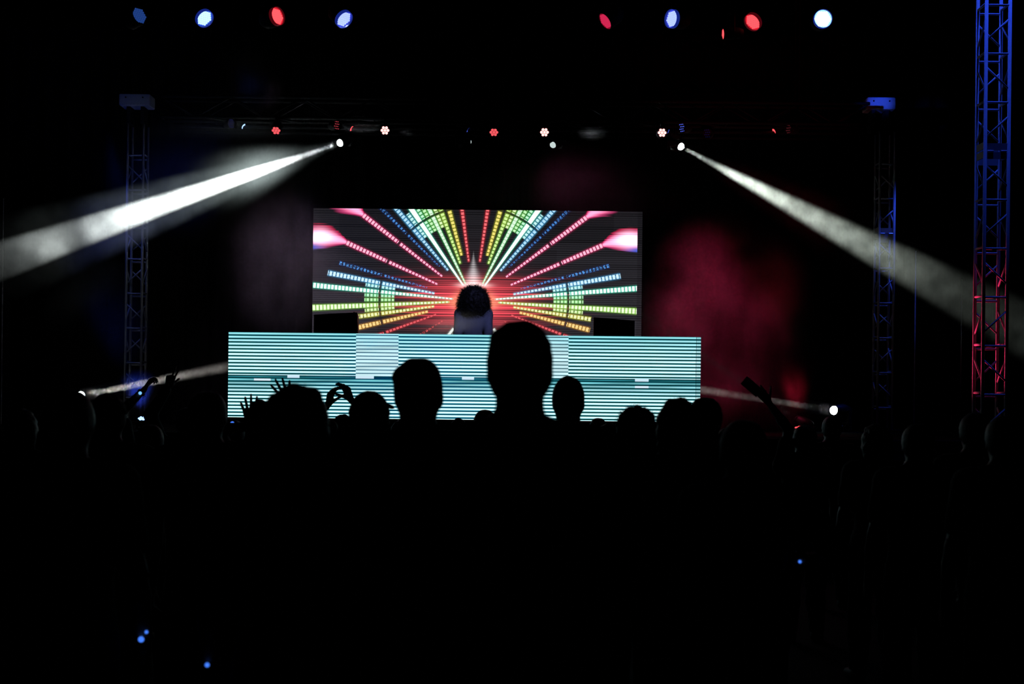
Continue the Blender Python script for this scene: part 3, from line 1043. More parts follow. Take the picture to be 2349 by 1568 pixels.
# thick beam to the left
A1, B1 = mh1.location.copy(), B1_END
L1 = (B1 - A1).length
xs_ = [782, 768, 745, 705, 690, 655, 610, 585, 520, 420, 320, 250, 205, 190, 150, 115, 70, 25, -20, -70]
ds_ = [.05, .035, .004, .018, .006, .018, .035, .30, .60, .85, 1.0, .95, .50, .20, .48, .58, .28, .11, .05, .02]
ramp1 = list(zip(px_to_t(A1, B1, xs_), ds_))
d1 = (B1 - A1).normalized()
haze_cone(A1 + d1 * 0.035, B1, 0.10, 0.62, haze_mat('smoke_in_left_beam', 1.0, ramp1, 3.0, 0.38, 0.62, 0.42, 'cone', L1, 0.5, 4, seed=3.1, radii=(0.10, 0.62)), 'white smoky light beam sweeping from the upper lamp to the left edge')
spot('beam_lamp', A1 + d1 * 0.075, B1, WHITE, 90000, 4.7, 0.12, 0.028)
spot('beam_glow_fill', A1 + d1 * 0.075, at(400, 450, 18.9), (0.82, 1.0, 0.98), 1000, 25, 1.0, 0.05)  # wide spot added for the glow of light scattered in smoke
haze_blob(at(485, 405, 20.3), (2.5, 1.3, 1.55), haze_mat('smoke_glow_left', 1.0, None, 1.5, 0.30, 0.75, 0.35, 'blob', 1, 0.6, 3, seed=8.0, fall=3.2), 'pale grey smoke cloud glowing around the thick beam')
# long beam to the right
A2, B2 = mh2.location.copy(), B2_END
L2 = (B2 - A2).length
xs_ = [1560, 1585, 1620, 1650, 1690, 1730, 1780, 1850, 1920, 2000, 2080, 2150, 2250, 2349, 2420]
ds_ = [.05, .05, .08, .20, .62, .46, .44, .40, .33, .25, .16, .075, .04, .03, .02]
ramp2 = list(zip(px_to_t(A2, B2, xs_), ds_))
d2 = (B2 - A2).normalized()
haze_cone(A2 + d2 * 0.035, B2, 0.11, 0.88, haze_mat('smoke_in_right_beam', 0.24, ramp2, 4.2, 0.40, 0.60, 0.40, 'cone', L2, 0.5, 4, seed=11.3, radii=(0.11, 0.88)), 'white smoky light beam falling from the upper lamp to the right edge')
spot('beam_lamp', A2 + d2 * 0.075, B2, (0.86, 1.0, 0.86), 30000, 7.0, 0.7, 0.028)
# low beams from the stage floor, passing behind the booth
A3, B3 = mhr.location.copy(), B3_END
L3 = (B3 - A3).length
d3 = (B3 - A3).normalized()
haze_cone(A3 + d3 * 0.035, B3, 0.11, 0.18, haze_mat('smoke_in_low_right_beam', 0.30, [(0, .55), (0.25, .45), (0.5, .50), (0.7, .45), (1, .25)], 5.0, 0.3, 0.7, 0.35, 'cone', L3, 0.5, 3, seed=5.0, radii=(0.11, 0.18)), 'thin pale light beam from the right floor lamp to the booth')
spot('beam_lamp', A3 + d3 * 0.075, B3, WARM, 11000, 1.5, 0.6, 0.045)
mh5 = moving_head(1832, 962, 19.2, aim(1832, 962, 19.2, B5_END), 0.05, M['lens_off'], 'dark floor lamp turned away beside the red floor light', 'moving head lights on the stage floor', None, STAGE_Z)
A5, B5 = mh5.location.copy(), B5_END
d5 = (B5 - A5).normalized()
haze_cone(A5 + d5 * 0.035, B5, 0.11, 0.16, haze_mat('smoke_in_faint_beam', 0.10, [(0, .5), (0.4, .6), (0.6, .5), (1, .1)], 5.0, 0.3, 0.7, 0.4, 'cone', (B5 - A5).length, 0.6, 2, seed=6.0, radii=(0.11, 0.16)), 'faint thin light beam crossing behind the raised phone')
spot('beam_lamp', A5 + d5 * 0.075, B5, WARM, 2500, 1.4, 0.7, 0.04)
A4, B4 = mhl.location.copy(), B4_END
L4 = (B4 - A4).length
d4 = (B4 - A4).normalized()
haze_cone(A4 + d4 * 0.035, B4, 0.11, 0.26, haze_mat('smoke_in_low_left_beam', 0.42, [(0, .8), (0.12, .62), (0.3, .5), (0.45, .32), (0.6, .25), (0.8, .2), (1, .08)], 5.0, 0.3, 0.7, 0.35, 'cone', L4, 0.5, 3, seed=9.0, radii=(0.11, 0.26)), 'pale light beam rising from the left floor lamp behind the raised hands')
spot('beam_lamp', A4 + d4 * 0.075, B4, WARM, 27000, 2.3, 0.6, 0.045)
# red smoke right of the screen
haze_blob(at(1650, 760, 18.9), (1.55, 0.9, 1.75), haze_mat('red_smoke', 0.55, None, 1.7, 0.42, 0.64, 0.10, 'blob', 1, 0.8, 3, seed=2.2, fall=0.9), 'red lit smoke cloud drifting right of the booth')
haze_blob(at(1812, 925, 17.3), (0.45, 0.3, 0.75), haze_mat('red_smoke_low', 0.20, None, 1.8, 0.36, 0.7, 0.2, 'blob', 1, 0.8, 3, seed=27.0, fall=1.8), 'deep red haze rising from the red floor light')
pr_ = at(1840, 979, 16.9)
spot('red_floor_lamp', pr_ + Vector((0, 0, 0.03)), at(1800, 700, 18.0), (1.0, 0.02, 0.07), 260, 36, 0.8, 0.06)
r10 = at(1519, 304, RT_Y - 0.2)
spot('red_wash_lamp', r10 + Vector((0.02, -0.05, -0.06)), at(1640, 800, 18.9), (1.0, 0.03, 0.14), 800, 40, 0.8, 0.05)
# violet grey smoke left of the screen
haze_blob(at(640, 590, 18.9), (1.0, 0.8, 1.5), haze_mat('violet_smoke', 0.36, None, 2.2, 0.40, 0.66, 0.2, 'blob', 1, 0.8, 3, seed=14.0, fall=0.9), 'dim violet grey smoke left of the screen')
haze_blob(at(1300, 430, 19.0), (1.9, 0.6, 0.75), haze_mat('smoke_over_screen', 0.10, None, 1.7, 0.34, 0.72, 0.2, 'blob', 1, 0.8, 3, seed=21.0, fall=0.9), 'dim plum smoke hanging over the top of the screen')
r3 = at(633, 300, RT_Y - 0.2)
spot('red_wash_lamp', at(637, 37, FT_Y - 0.3) + Vector((0.05, 0.1, -0.1)), at(655, 610, 18.9), (1.0, 0.66, 1.0), 560, 24, 0.9, 0.08)
r6 = at(883, 299, RT_Y - 0.2)
spot('blue_wash_lamp', at(790, 45, FT_Y - 0.25), at(690, 620, 18.9), (0.25, 0.35, 1.0), 160, 26, 0.8, 0.08)
r9 = at(1249, 303, RT_Y - 0.2)
spot('red_wash_lamp', r9 + Vector((0, -0.1, -0.06)), at(1350, 470, 19.0), (1.0, 0.18, 0.45), 60, 70, 0.9, 0.05)
# blue floor light and the blue haze around it
pb_ = at(326, 957, 16.9)
spot('blue_floor_lamp', pb_ + Vector((0, -0.02, 0.04)), at(300, 700, 18.0), (0.04, 0.10, 1.0), 120, 42, 0.8, 0.05)
haze_blob(at(318, 915, 17.3), (0.42, 0.4, 0.42), haze_mat('blue_smoke_low', 0.8, None, 2.0, 0.3, 0.7, 0.5, 'blob', 1, 0.8, 2, seed=4.0, fall=1.3), 'deep blue haze above the blue floor light')
haze_blob(at(215, 760, 17.9), (0.85, 0.7, 1.25), haze_mat('blue_smoke_high', 0.06, None, 1.8, 0.34, 0.7, 0.15, 'blob', 1, 0.8, 3, seed=17.0, fall=0.9), 'faint blue haze under the left end of the thick beam')
f2 = at(470, 43, FT_Y - 0.25)
spot('blue_wash_lamp', f2 + Vector((0.04, -0.06, -0.04)), at(640, 300, 16.5), (0.08, 0.16, 1.0), 90, 16, 0.9, 0.08)
haze_blob(at(575, 170, 15.6), (0.45, 0.5, 0.5), haze_mat('blue_smoke_top', 0.10, None, 1.6, 0.34, 0.7, 0.2, 'blob', 1, 0.8, 2, seed=19.0, fall=1.0), 'barely blue haze below the second top light')
# wisps by the idle lamps
for (px, py, rx, rz, dn, sd, lab) in ((822, 286, 0.42, 0.13, 1.0, 1.0, 'grey smoke wisp between two red lights'), (934, 302, 0.14, 0.08, 0.8, 2.0, 'small grey smoke puff right of a bright red light'),
                                      (1360, 302, 0.26, 0.14, 0.6, 3.0, 'slanting grey smoke wisp right of the idle lamp')):
    haze_blob(at(px, py, 20.75), (rx, 0.25, rz), haze_mat('wisp_smoke', dn, None, 2.2, 0.36, 0.7, 0.12, 'blob', 1, 0.8, 3, seed=sd, fall=0.8), lab)
m3 = at(1074, 325, RP2 - 0.06)
spot('wisp_fill_spot', m3 + Vector((-0.06, -0.06, 0.05)), at(840, 290, 20.75), (0.8, 0.9, 1.0), 260, 14, 0.8, 0.04)  # spot added to light the wisps, the lamp here is off
m4 = at(1270, 331, RP2 - 0.06)
spot('wisp_fill_spot', m4 + Vector((0.06, -0.06, 0.04)), at(1360, 302, 20.75), (0.8, 0.9, 1.0), 60, 40, 0.8, 0.04)  # spot added to light the right wisp, beside an idle lamp
spot('performer_fill', at(1388, 49, FT_Y - 0.3), at(1087, 720, 17.6), (0.36, 0.42, 1.0), 270, 15, 0.9, 0.08)  # blue fill added to brighten the performer
haze_blob(at(1060, 765, 17.05), (0.95, 0.22, 0.36), haze_mat('booth_smoke', 0.16, None, 1.5, 0.3, 0.7, 0.4, 'blob', 1, 0.8, 2, seed=23.0, fall=0.8), 'blue grey haze just over the booth in front of the performer')
# bare blue and red spots added to light the towers, no fixtures
BL = (0.03, 0.09, 1.0)
spot('tower_fill_spot', (pR1.x + 0.36, Yi - 0.16, 5.66), (pR1.x - 0.12, Yi + 0.05, 3.0), BL, 150, 30, 0.8, 0.06)
spot('tower_fill_spot', (pO0.x + 0.16, Yo - 0.20, 8.5), (pO0.x + 0.12, Yo, 3.9), BL, 800, 22, 0.6, 0.08)
spot('tower_fill_spot', (pL0.x - 0.25, Yi - 0.16, 5.62), (pL0.x + 0.1, Yi + 0.05, 2.4), BL, 50, 26, 0.8, 0.06)
spot('tower_fill_spot', (3.3, 17.5, 5.75), at(2018, 236, Yi - 0.1), BL, 900, 6.5, 0.9, 0.05)
spot('tower_fill_spot', at(1990, 960, 17.0) + Vector((-0.4, 0, -0.1)), at(2246, 770, Yo + 0.27), (1.0, 0.03, 0.13), 1200, 30, 0.7, 0.06)
# ------------------------------------------------------------------ people (each body is one continuous surface)
class Field:
    """smooth union of simple solids sampled on a grid and turned into one closed mesh"""

    def __init__(self, vox):
        self.p, self.cuts, self.vox = [], [], vox

    def cone(self, a, b, ra, rb, k=0.02):
        a, b = np.array(a, float), np.array(b, float)
        r = max(ra, rb)

        def f(P):
            ba = b - a
            t = np.clip(((P - a) @ ba) / max(ba @ ba, 1e-9), 0, 1)
            return np.linalg.norm(P - a - t[..., None] * ba, axis=-1) - (ra + (rb - ra) * t)
        self.p.append((f, np.minimum(a, b) - r, np.maximum(a, b) + r, k))
        return self

    def ell(self, c, r, k=0.02, R=None, wob=None):
        c, r = np.array(c, float), np.array(r, float)
        m = float(r.max())

        def f(P):
            q = P - c
            if R is not None:
                q = q @ R
            k0 = np.linalg.norm(q / r, axis=-1)
            k1 = np.linalg.norm(q / (r * r), axis=-1)
            d = k0 * (k0 - 1) / np.maximum(k1, 1e-6)
            if wob is not None:
                d = d + wob(P)
            return d
        e = r if R is None else np.array([m] * 3)
        w = 0.03 if wob is not None else 0
        self.p.append((f, c - e - w, c + e + w, k))
        return self

    def cut(self, n, o):
        """keep the side where n.p < o"""
        self.cuts.append((np.array(n, float), o))
        return self

    def mesh(self, name, adapt=0.25):
        v = self.vox
        lo = np.min([p[1] for p in self.p], 0) - 4 * v
        hi = np.max([p[2] for p in self.p], 0) + 4 * v
        n = np.ceil((hi - lo) / v).astype(int) + 1
        A = np.full(n, 0.12, np.float32)
        for f, l, h, k in self.p:
            m = k + 4 * v
            i0 = np.clip(np.floor((l - m - lo) / v).astype(int), 0, n - 1)
            i1 = np.clip(np.ceil((h + m - lo) / v).astype(int) + 1, 1, n)
            ax = [lo[q] + v * np.arange(i0[q], i1[q]) for q in range(3)]
            P = np.stack(np.meshgrid(*ax, indexing='ij'), -1)
            d = f(P)
            S = A[i0[0]:i1[0], i0[1]:i1[1], i0[2]:i1[2]]
            t = np.clip(0.5 + 0.5 * (S - d) / k, 0, 1)
            A[i0[0]:i1[0], i0[1]:i1[1], i0[2]:i1[2]] = S * (1 - t) + d * t - k * t * (1 - t)
        if self.cuts:
            ax = [lo[q] + v * np.arange(n[q]) for q in range(3)]
            P = np.stack(np.meshgrid(*ax, indexing='ij'), -1)
            for nn, o in self.cuts:
                A = np.maximum(A, (P @ nn - o).astype(np.float32))
        A = np.clip(A, -0.12, 0.12).astype(np.float32)
        g = vdb.FloatGrid(0.12)
        g.copyFromArray(A)
        g.transform = vdb.createLinearTransform(voxelSize=v)
        pts, tris, quads = g.convertToPolygons(0.0, adapt)
        pts = np.asarray(pts, float) + lo
        faces = [tuple(int(i) for i in t) for t in tris] + [tuple(int(i) for i in q) for q in quads]
        vol = 0.0
        for t in faces[::7]:
            vol += np.dot(pts[t[0]], np.cross(pts[t[1]], pts[t[2]])) if len(t) else 0
        # orientation from the outermost point
        me = bpy.data.meshes.new(name)
        me.from_pydata([tuple(p) for p in pts], [], faces)
        me.update()
        top = max(me.polygons, key=lambda q: q.center.z)
        if top.normal.z < 0:
            me.flip_normals()
        me.polygons.foreach_set('use_smooth', [True] * len(me.polygons))
        me.update()
        return me


def curly(amp, freq, seed=0.0):
    def w(P):
        x, y, z = P[..., 0] * freq + seed, P[..., 1] * freq + seed * 1.7, P[..., 2] * freq + seed * 0.6
        return amp * (np.sin(x + 1.3 * np.sin(y * 1.1)) * np.sin(y + 1.1 * np.sin(z)) + np.sin(z * 1.2 + 1.4 * np.sin(x * 0.9)) * 0.7
                      + 0.45 * np.sin(2.3 * x + 1) * np.sin(2.1 * z + 2) + 0.35 * np.sin(2.6 * y + x))
    return w


def solve_arm(S, W, l1, l2, pole):
    S, W = Vector(S), Vector(W)
    d = W - S
    L = min(d.length, (l1 + l2) * 0.995)
    d.normalize()
    W = S + d * L
    a = (l1 * l1 - l2 * l2 + L * L) / (2 * L)
    h = math.sqrt(max(l1 * l1 - a * a, 0))
    q = Vector(pole)
    q = (q - d * q.dot(d))
    if q.length < 1e-4:
        q = Vector((0, -1, 0))
    return S + d * a + q.normalized() * h, W


def add_hand(fl, W, d, n, right, curl=(15, 15, 15, 15), spread=1.0, thumb=(0.7, 20), sc=1.0):
    """palm and five fingers from the wrist W; d = towards the fingers, n = out of the palm"""
    W, d, n = Vector(W), Vector(d).normalized(), Vector(n)
    n = (n - d * n.dot(d)).normalized()
    s = d.cross(n) if right else n.cross(d)            # thumb side
    k = 0.008 * sc
    kn = []
    for i, (o, ln, lat) in enumerate(((0.092, 0.074, 0.031), (0.096, 0.083, 0.010), (0.092, 0.076, -0.011), (0.084, 0.060, -0.030))):
        b = W + (d * o + s * lat) * sc
        fl.cone(W + (d * 0.012 + s * lat * 0.55) * sc, b, 0.0145 * sc, 0.0115 * sc, 0.012)
        sp = math.radians((14, 3, -8, -20)[i]) * spread
        dirv = (d * math.cos(sp) + s * math.sin(sp)).normalized()
        p = b
        ang = 0.0
        for j, fr in enumerate((0.46, 0.31, 0.23)):
            ang += math.radians(curl[i]) * (1.0, 1.15, 0.8)[j]
            q = p + (dirv * math.cos(ang) + n * math.sin(ang)) * ln * fr * 1.05 * sc
            fl.cone(p, q, (0.0093, 0.0085, 0.0078)[j] * sc, (0.0085, 0.0078, 0.0068)[j] * sc, 0.004)
            p = q
    tb = W + (d * 0.028 + s * 0.024 + n * 0.004) * sc
    td = (d * math.cos(thumb[0]) + s * math.sin(thumb[0]) + n * math.sin(math.radians(thumb[1]))).normalized()
    t1 = tb + td * 0.045 * sc
    td2 = (td + d * 0.35 + n * math.sin(math.radians(thumb[1])) * 0.6).normalized()
    t2 = t1 + td2 * 0.032 * sc
    t3 = t2 + (td2 + n * 0.1).normalized() * 0.024 * sc
    fl.cone(W + d * 0.01 * sc, tb, 0.017 * sc, 0.016 * sc, 0.01)
    fl.cone(tb, t1, 0.0145 * sc, 0.0105 * sc, 0.008)
    fl.cone(t1, t2, 0.0105 * sc, 0.0095 * sc, 0.004)
    fl.cone(t2, t3, 0.0095 * sc, 0.0075 * sc, 0.004)


PERSON_N = [0]


def person(x, Y, H, label, hair='short', head_w=1.0, shirt='shirt_a', skin='skin', yaw=0.0, base=0.0, arms=None, vox=0.012, group=None,
           female=False, sleeves='short', tilt=0.0, cap=False, seed=0.0, hair_scale=1.0, bits=(), neck=1.0, shirt_mat=None, hair_vox=None, strands=0, strand_len=0.03, strand_w=0.0012, hand_sc=1.0):
    """a standing figure facing +Y (the stage); arms: {+1/-1: dict(wrist, d, n, curl, spread, thumb)} in body coordinates"""
    e = empty('person', (x, Y, base), label, 'person', group, yaw)
    arms = arms or {}
    k = H / 1.75
    hw = head_w
    topz = H
    B = Field(vox)
    hy = -0.005
    hc = topz - 0.125 * k                              # centre of the skull
    # head with face
    B.ell((tilt * 0.6, hy, hc), (0.072 * hw, 0.094, 0.113 * k), 0.02)
    for s in (-1, 1):
        B.ell((tilt * 0.6 + s * 0.018 * hw, hy - 0.008, hc + 0.014 * k), (0.058 * hw, 0.084, 0.088 * k), 0.02)
    B.ell((tilt * 0.4, hy + 0.035, hc - 0.062 * k), (0.056 * hw, 0.058, 0.060 * k), 0.03)
    B.ell((tilt * 0.4, hy + 0.072, hc - 0.088 * k), (0.026, 0.022, 0.022), 0.02)          # chin
    B.cone((tilt * 0.5, hy + 0.092, hc + 0.006), (tilt * 0.5, hy + 0.107, hc - 0.030), 0.008, 0.013, 0.012)   # nose
    B.ell((tilt * 0.4, hy + 0.089, hc - 0.058 * k), (0.022, 0.010, 0.0085), 0.008)         # lips
    for s in (-1, 1):
        B.ell((tilt * 0.5 + s * 0.030, hy + 0.083, hc + 0.006), (0.014, 0.010, 0.009), 0.006)   # eyes
        B.ell((tilt * 0.5 + s * 0.030, hy + 0.086, hc + 0.026), (0.022, 0.010, 0.006), 0.010)   # brows
        B.ell((tilt * 0.5 + s * 0.078 * hw, hy - 0.004, hc - 0.012), (0.010, 0.021, 0.033), 0.008)   # ears
    sh = (0.168 if female else 0.188) * k
    sz = topz - 0.315 * k
    B.cone((tilt * 0.3, -0.022, hc - 0.06 * k), (0, -0.03, topz - 0.30 * k), 0.054 * neck, 0.060 * neck, 0.03)
    for s in (-1, 1):
        B.cone((s * 0.02, -0.035, topz - 0.262 * k), (s * sh * 0.86, -0.03, sz + 0.005), 0.045, 0.042, 0.04)
        B.ell((s * sh, -0.025, sz - 0.018), (0.055 * k, 0.056, 0.062 * k), 0.05)
    B.ell((0, 0.0, 0.715 * H), ((0.150 if female else 0.168) * k, 0.112, 0.19 * k), 0.06)
    B.ell((0, 0.0, 0.61 * H), ((0.122 if female else 0.142) * k, 0.098, 0.15 * k), 0.06)
    B.ell((0, -0.012, 0.525 * H), ((0.168 if female else 0.160) * k, 0.118, 0.115 * k), 0.06)
    joints = {}
    for s in (-1, 1):
        S = Vector((s * sh, -0.025, sz - 0.02))
        a = arms.get(s)
        if a is None:
            Wt = Vector((s * (sh + 0.075), 0.045, 0.475 * H))
            a = dict(wrist=Wt, d=(s * 0.05, 0.12, -1), n=(-s, 0.1, 0), curl=(22, 24, 26, 28), spread=0.3, thumb=(0.45, 15), pole=(s * 0.6, -1, 0))
        E, Wr = solve_arm(S, a['wrist'], 0.300 * k, 0.262 * k, a.get('pole', (s, -0.3, -0.6)))
        joints[s] = (S, E, Wr)
        B.cone(S, E, 0.050 * k, 0.039 * k, 0.035)
        B.cone(E, E.lerp(Wr, 0.3), 0.040 * k, 0.041 * k, 0.02)
        B.cone(E.lerp(Wr, 0.3), Wr, 0.041 * k, 0.026 * k, 0.02)
        add_hand(B, Wr + (Wr - E).normalized() * 0.01, a['d'], a['n'], s > 0, a.get('curl', (15,) * 4), a.get('spread', 1.0), a.get('thumb', (0.7, 20)), k * hand_sc)
        hip = Vector((s * 0.088 * k, -0.005, 0.50 * H))
        kn = Vector((s * 0.100 * k, 0.015, 0.275 * H))
        an = Vector((s * 0.110 * k, -0.02, 0.045 * H))
        B.cone(hip, kn, 0.086 * k, 0.056 * k, 0.04)
        B.cone(kn, kn.lerp(an, 0.35), 0.056 * k, 0.058 * k, 0.03)
        B.cone(kn.lerp(an, 0.35), an, 0.058 * k, 0.036 * k, 0.03)
        B.cone(an + Vector((0, 0.0, -0.02)), an + Vector((s * 0.02, 0.15, -0.045)), 0.034, 0.026, 0.02)
    link('body', B.mesh('body'), M[skin], e)
    for s in (-1, 1):
        eb = MB()
        c_e = Vector((tilt * 0.5 + s * 0.030, hy + 0.086, hc + 0.006))
        eb.rings([c_e + Vector((0, -0.012 * math.cos(math.pi * i / 6), 0)) for i in range(7)], [max(1e-4, 0.012 * math.sin(math.pi * i / 6)) for i in range(7)], 10, axis=Vector((0, 1, 0)))
        eb.build('eye', M['eye'], e, True)
    # hair
    Hh = Field(hair_vox or min(vox, 0.010))
    g = hair_scale
    if hair in ('short', 'quiff', 'bump', 'knot'):
        Hh.ell((tilt * 0.6, hy - 0.006, hc + 0.006), (0.080 * hw * g, 0.101, 0.116 * k), 0.02, wob=curly(0.0018, 120, seed))
        for s in (-1, 1):
            Hh.ell((tilt * 0.6 + s * 0.026 * hw * g, hy - 0.010, hc + 0.022 * k), (0.058 * hw * g, 0.094, 0.093 * k), 0.02, wob=curly(0.0018, 130, seed + 1))
        front = 0.055
        if hair == 'quiff':
            Hh.ell((-0.060 * hw, 0.012, hc + 0.066), (0.032, 0.06, 0.030), 0.022, wob=curly(0.002, 100, seed))
            front = 0.075
        if hair == 'bump':
            Hh.ell((-0.058 * hw, hy - 0.02, hc + 0.086), (0.022, 0.04, 0.022), 0.008)
        if hair == 'knot':
            Hh.ell((-0.006, hy - 0.02, hc + 0.114 * k), (0.026, 0.03, 0.016), 0.004)
        Hh.cut((0, 0.80, -0.60), 0.80 * (hy + front) - 0.60 * (hc + 0.02))
        Hh.cut((0, 0.0, -1), -(hc - 0.078))
    elif hair == 'curly':
        Hh.ell((tilt, hy - 0.012, hc + 0.006), (0.100 * hw * g, 0.112 * g, 0.124 * k), 0.02, wob=curly(0.0055, 85, seed))
        Hh.ell((tilt, hy - 0.030, hc - 0.075), (0.094 * hw * g, 0.075, 0.075), 0.04, wob=curly(0.0055, 85, seed + 2))
        Hh.cut((0, 0.85, -0.52), 0.85 * (hy + 0.060) - 0.52 * (hc + 0.03))
    elif hair == 'bushy':
        Hh.ell((0.012, hy - 0.010, hc + 0.000), (0.092 * hw * g, 0.112, 0.124 * k), 0.02, wob=curly(0.0050, 70, seed))
        Hh.ell((0.040, hy - 0.010, hc + 0.032), (0.056, 0.085, 0.086 * k), 0.02, wob=curly(0.0050, 80, seed + 3))
        Hh.ell((-0.022, hy - 0.010, hc + 0.026), (0.062, 0.085, 0.090 * k), 0.02, wob=curly(0.0050, 80, seed + 5))
        Hh.ell((-0.055, hy - 0.02, hc - 0.060), (0.072, 0.085, 0.10), 0.05, wob=curly(0.0055, 75, seed))
        Hh.ell((0.035, hy - 0.03, hc - 0.08), (0.070, 0.08, 0.11), 0.05, wob=curly(0.0045, 75, seed))
        Hh.cut((0, 0.85, -0.52), 0.85 * (hy + 0.060) - 0.52 * (hc + 0.03))
    elif hair == 'long':
        Hh.ell((0, hy - 0.010, hc + 0.004), (0.086 * hw * g, 0.104, 0.119 * k), 0.02, wob=curly(0.003, 90, seed))
        Hh.ell((0, hy - 0.052, hc - 0.12), (0.088 * hw * g, 0.05, 0.17), 0.05, wob=curly(0.003, 90, seed))
        Hh.cut((0, 0.85, -0.52), 0.85 * (hy + 0.055) - 0.52 * (hc + 0.03))
    elif hair == 'afro':
        Hh.ell((0.0, hy - 0.01, hc - 0.010), (0.172, 0.150, 0.138 * k), 0.02, wob=curly(0.006, 95, seed))
        Hh.ell((0.0, hy - 0.01, hc - 0.11), (0.200, 0.135, 0.150), 0.05, wob=curly(0.007, 90, seed))
        Hh.ell((0.0, hy - 0.03, hc - 0.20), (0.170, 0.115, 0.13), 0.05, wob=curly(0.007, 90, seed))
        Hh.ell((0.0, hy + 0.05, hc - 0.07), (0.110, 0.085, 0.15), 0.05, wob=curly(0.007, 90, seed))
    hob = link('hair', Hh.mesh('hair', 0.03), M['hair'], e)
    if strands:
        hme = hob.data
        sr = random.Random(int(seed * 7) + 3)
        smb = MB()
        vn = len(hme.vertices)
        for _ in range(strands):
            vt = hme.vertices[sr.randrange(vn)]
            nn = Vector(vt.normal)
            if vt.co.z < hc - 0.16 * k - (0.12 if hair == 'afro' else 0):
                continue
            p0 = Vector(vt.co) - nn * 0.004
            d0 = (nn + Vector((sr.uniform(-.8, .8), sr.uniform(-.8, .8), sr.uniform(-.9, .5)))).normalized()
            ln = strand_len * sr.uniform(0.5, 1.3)
            p1_ = p0 + d0 * ln * 0.5
            d1_ = (d0 + Vector((sr.uniform(-1, 1), sr.uniform(-1, 1), sr.uniform(-1, .6)))).normalized()
            p2_ = p1_ + d1_ * ln * 0.5
            w_ = strand_w
            u_ = d0.orthogonal().normalized()
            v_ = d0.cross(u_)
            ring0 = [p0 + u_ * w_, p0 - u_ * w_ * 0.5 + v_ * w_ * 0.87, p0 - u_ * w_ * 0.5 - v_ * w_ * 0.87]
            ring1 = [q + (p1_ - p0) for q in ring0]
            smb.add(ring0 + ring1 + [p2_], [(0, 1, 4, 3), (1, 2, 5, 4), (2, 0, 3, 5), (3, 4, 6), (4, 5, 6), (5, 3, 6)])
        tag(smb.build('loose_hair', M['hair'], e), kind='stuff')
    if cap:
        Cp = Field(0.008)
        Cp.ell((tilt * 0.6, hy - 0.004, hc + 0.022), (0.090 * hw, 0.108, 0.108 * k), 0.02)
        Cp.cut((0, 0, -1), -(hc + 0.02))
        link('cap', Cp.mesh('cap'), M['shirt_a'], e)
        bm_ = MB()
        bm_.bevel_box((cap * 0.084 * hw, hy + 0.03, hc + 0.062), (0.038, 0.11, 0.014), 0.005, Matrix.Rotation(cap * 0.5, 3, 'Y'))
        bm_.build('cap_peak', M['shirt_a'], e)
    # shirt, trousers, shoes over the body
    T = Field(max(vox, 0.011))
    o = 0.013
    for s in (-1, 1):
        T.cone((s * 0.035, -0.035, topz - 0.275 * k), (s * sh * 0.86, -0.03, sz + 0.003), 0.045 + o * 0.6, 0.042 + o, 0.04)
        T.ell((s * sh, -0.025, sz - 0.018), (0.055 * k + o, 0.056 + o, 0.062 * k + o), 0.05)
        S, E, Wr = joints[s]
        if sleeves == 'long':
            T.cone(S, E, 0.050 * k + o, 0.041 * k + o, 0.03)
            T.cone(E, E.lerp(Wr, 0.93), 0.041 * k + o, 0.029 * k + o, 0.02)
        else:
            T.cone(S, S.lerp(E, 0.62), 0.050 * k + o + 0.004, 0.046 * k + o + 0.006, 0.03)
    T.ell((0, -0.012, topz - 0.312 * k), (0.100 * k, 0.092, 0.036), 0.03)
    T.ell((0, 0.0, 0.715 * H), ((0.150 if female else 0.168) * k + o, 0.112 + o, 0.19 * k), 0.06)
    T.cone((0, 0, 0.65 * H), (0, -0.005, 0.535 * H), 0.11, 0.112, 0.06)
    T.ell((0, 0.0, 0.60 * H), ((0.128 if female else 0.148) * k + o, 0.102 + o, 0.17 * k), 0.06)
    T.ell((0, -0.01, 0.535 * H), (0.164 * k + o, 0.122 + o, 0.09 * k), 0.06)
    T.cut((0, 0, -1), -0.495 * H)
    link('shirt', T.mesh('shirt'), shirt_mat or M[shirt], e)
    Q = Field(max(vox, 0.013))
    Q.ell((0, -0.012, 0.525 * H), (0.160 * k + 0.010, 0.118 + 0.010, 0.105 * k), 0.06)
    for s in (-1, 1):
        hip = Vector((s * 0.088 * k, -0.005, 0.50 * H))
        kn = Vector((s * 0.100 * k, 0.015, 0.275 * H))
        an = Vector((s * 0.110 * k, -0.02, 0.045 * H))
        Q.cone(hip, kn, 0.100 * k, 0.079 * k, 0.04)
        Q.cone(kn, kn.lerp(an, 0.4), 0.080 * k, 0.078 * k, 0.03)
        Q.cone(kn.lerp(an, 0.4), an, 0.078 * k, 0.062 * k, 0.03)
    Q.cut((0, 0, -1), -0.045 * H)
    link('trousers', Q.mesh('trousers'), M['denim'], e)
    for s in (-1, 1):
        Sh = Field(0.011)
        an = Vector((s * 0.110 * k, -0.02, 0.045 * H))
        Sh.cone(an + Vector((0, -0.02, -0.030)), an + Vector((s * 0.025, 0.16, -0.045)), 0.044, 0.038, 0.02)
        Sh.cone(an, an + Vector((0, 0, -0.03)), 0.045, 0.046, 0.02)
        Sh.cut((0, 0, -1), -0.002)
        link('shoe', Sh.mesh('shoe'), M['shoe'], e)
    e_j = joints
    return e, e_j, hc


def copy_person(src, x, Y, H, H0, label, group, yaw=0.0):
    r = src.copy()
    COL.objects.link(r)
    r.location = (x, Y, 0)
    r.rotation_euler = (0, 0, yaw)
    r.scale = (H / H0,) * 3
    r['label'] = label
    if group:
        r['group'] = group
    for ch in src.children:
        c = ch.copy()
        COL.objects.link(c)
        c.parent = r
    return r


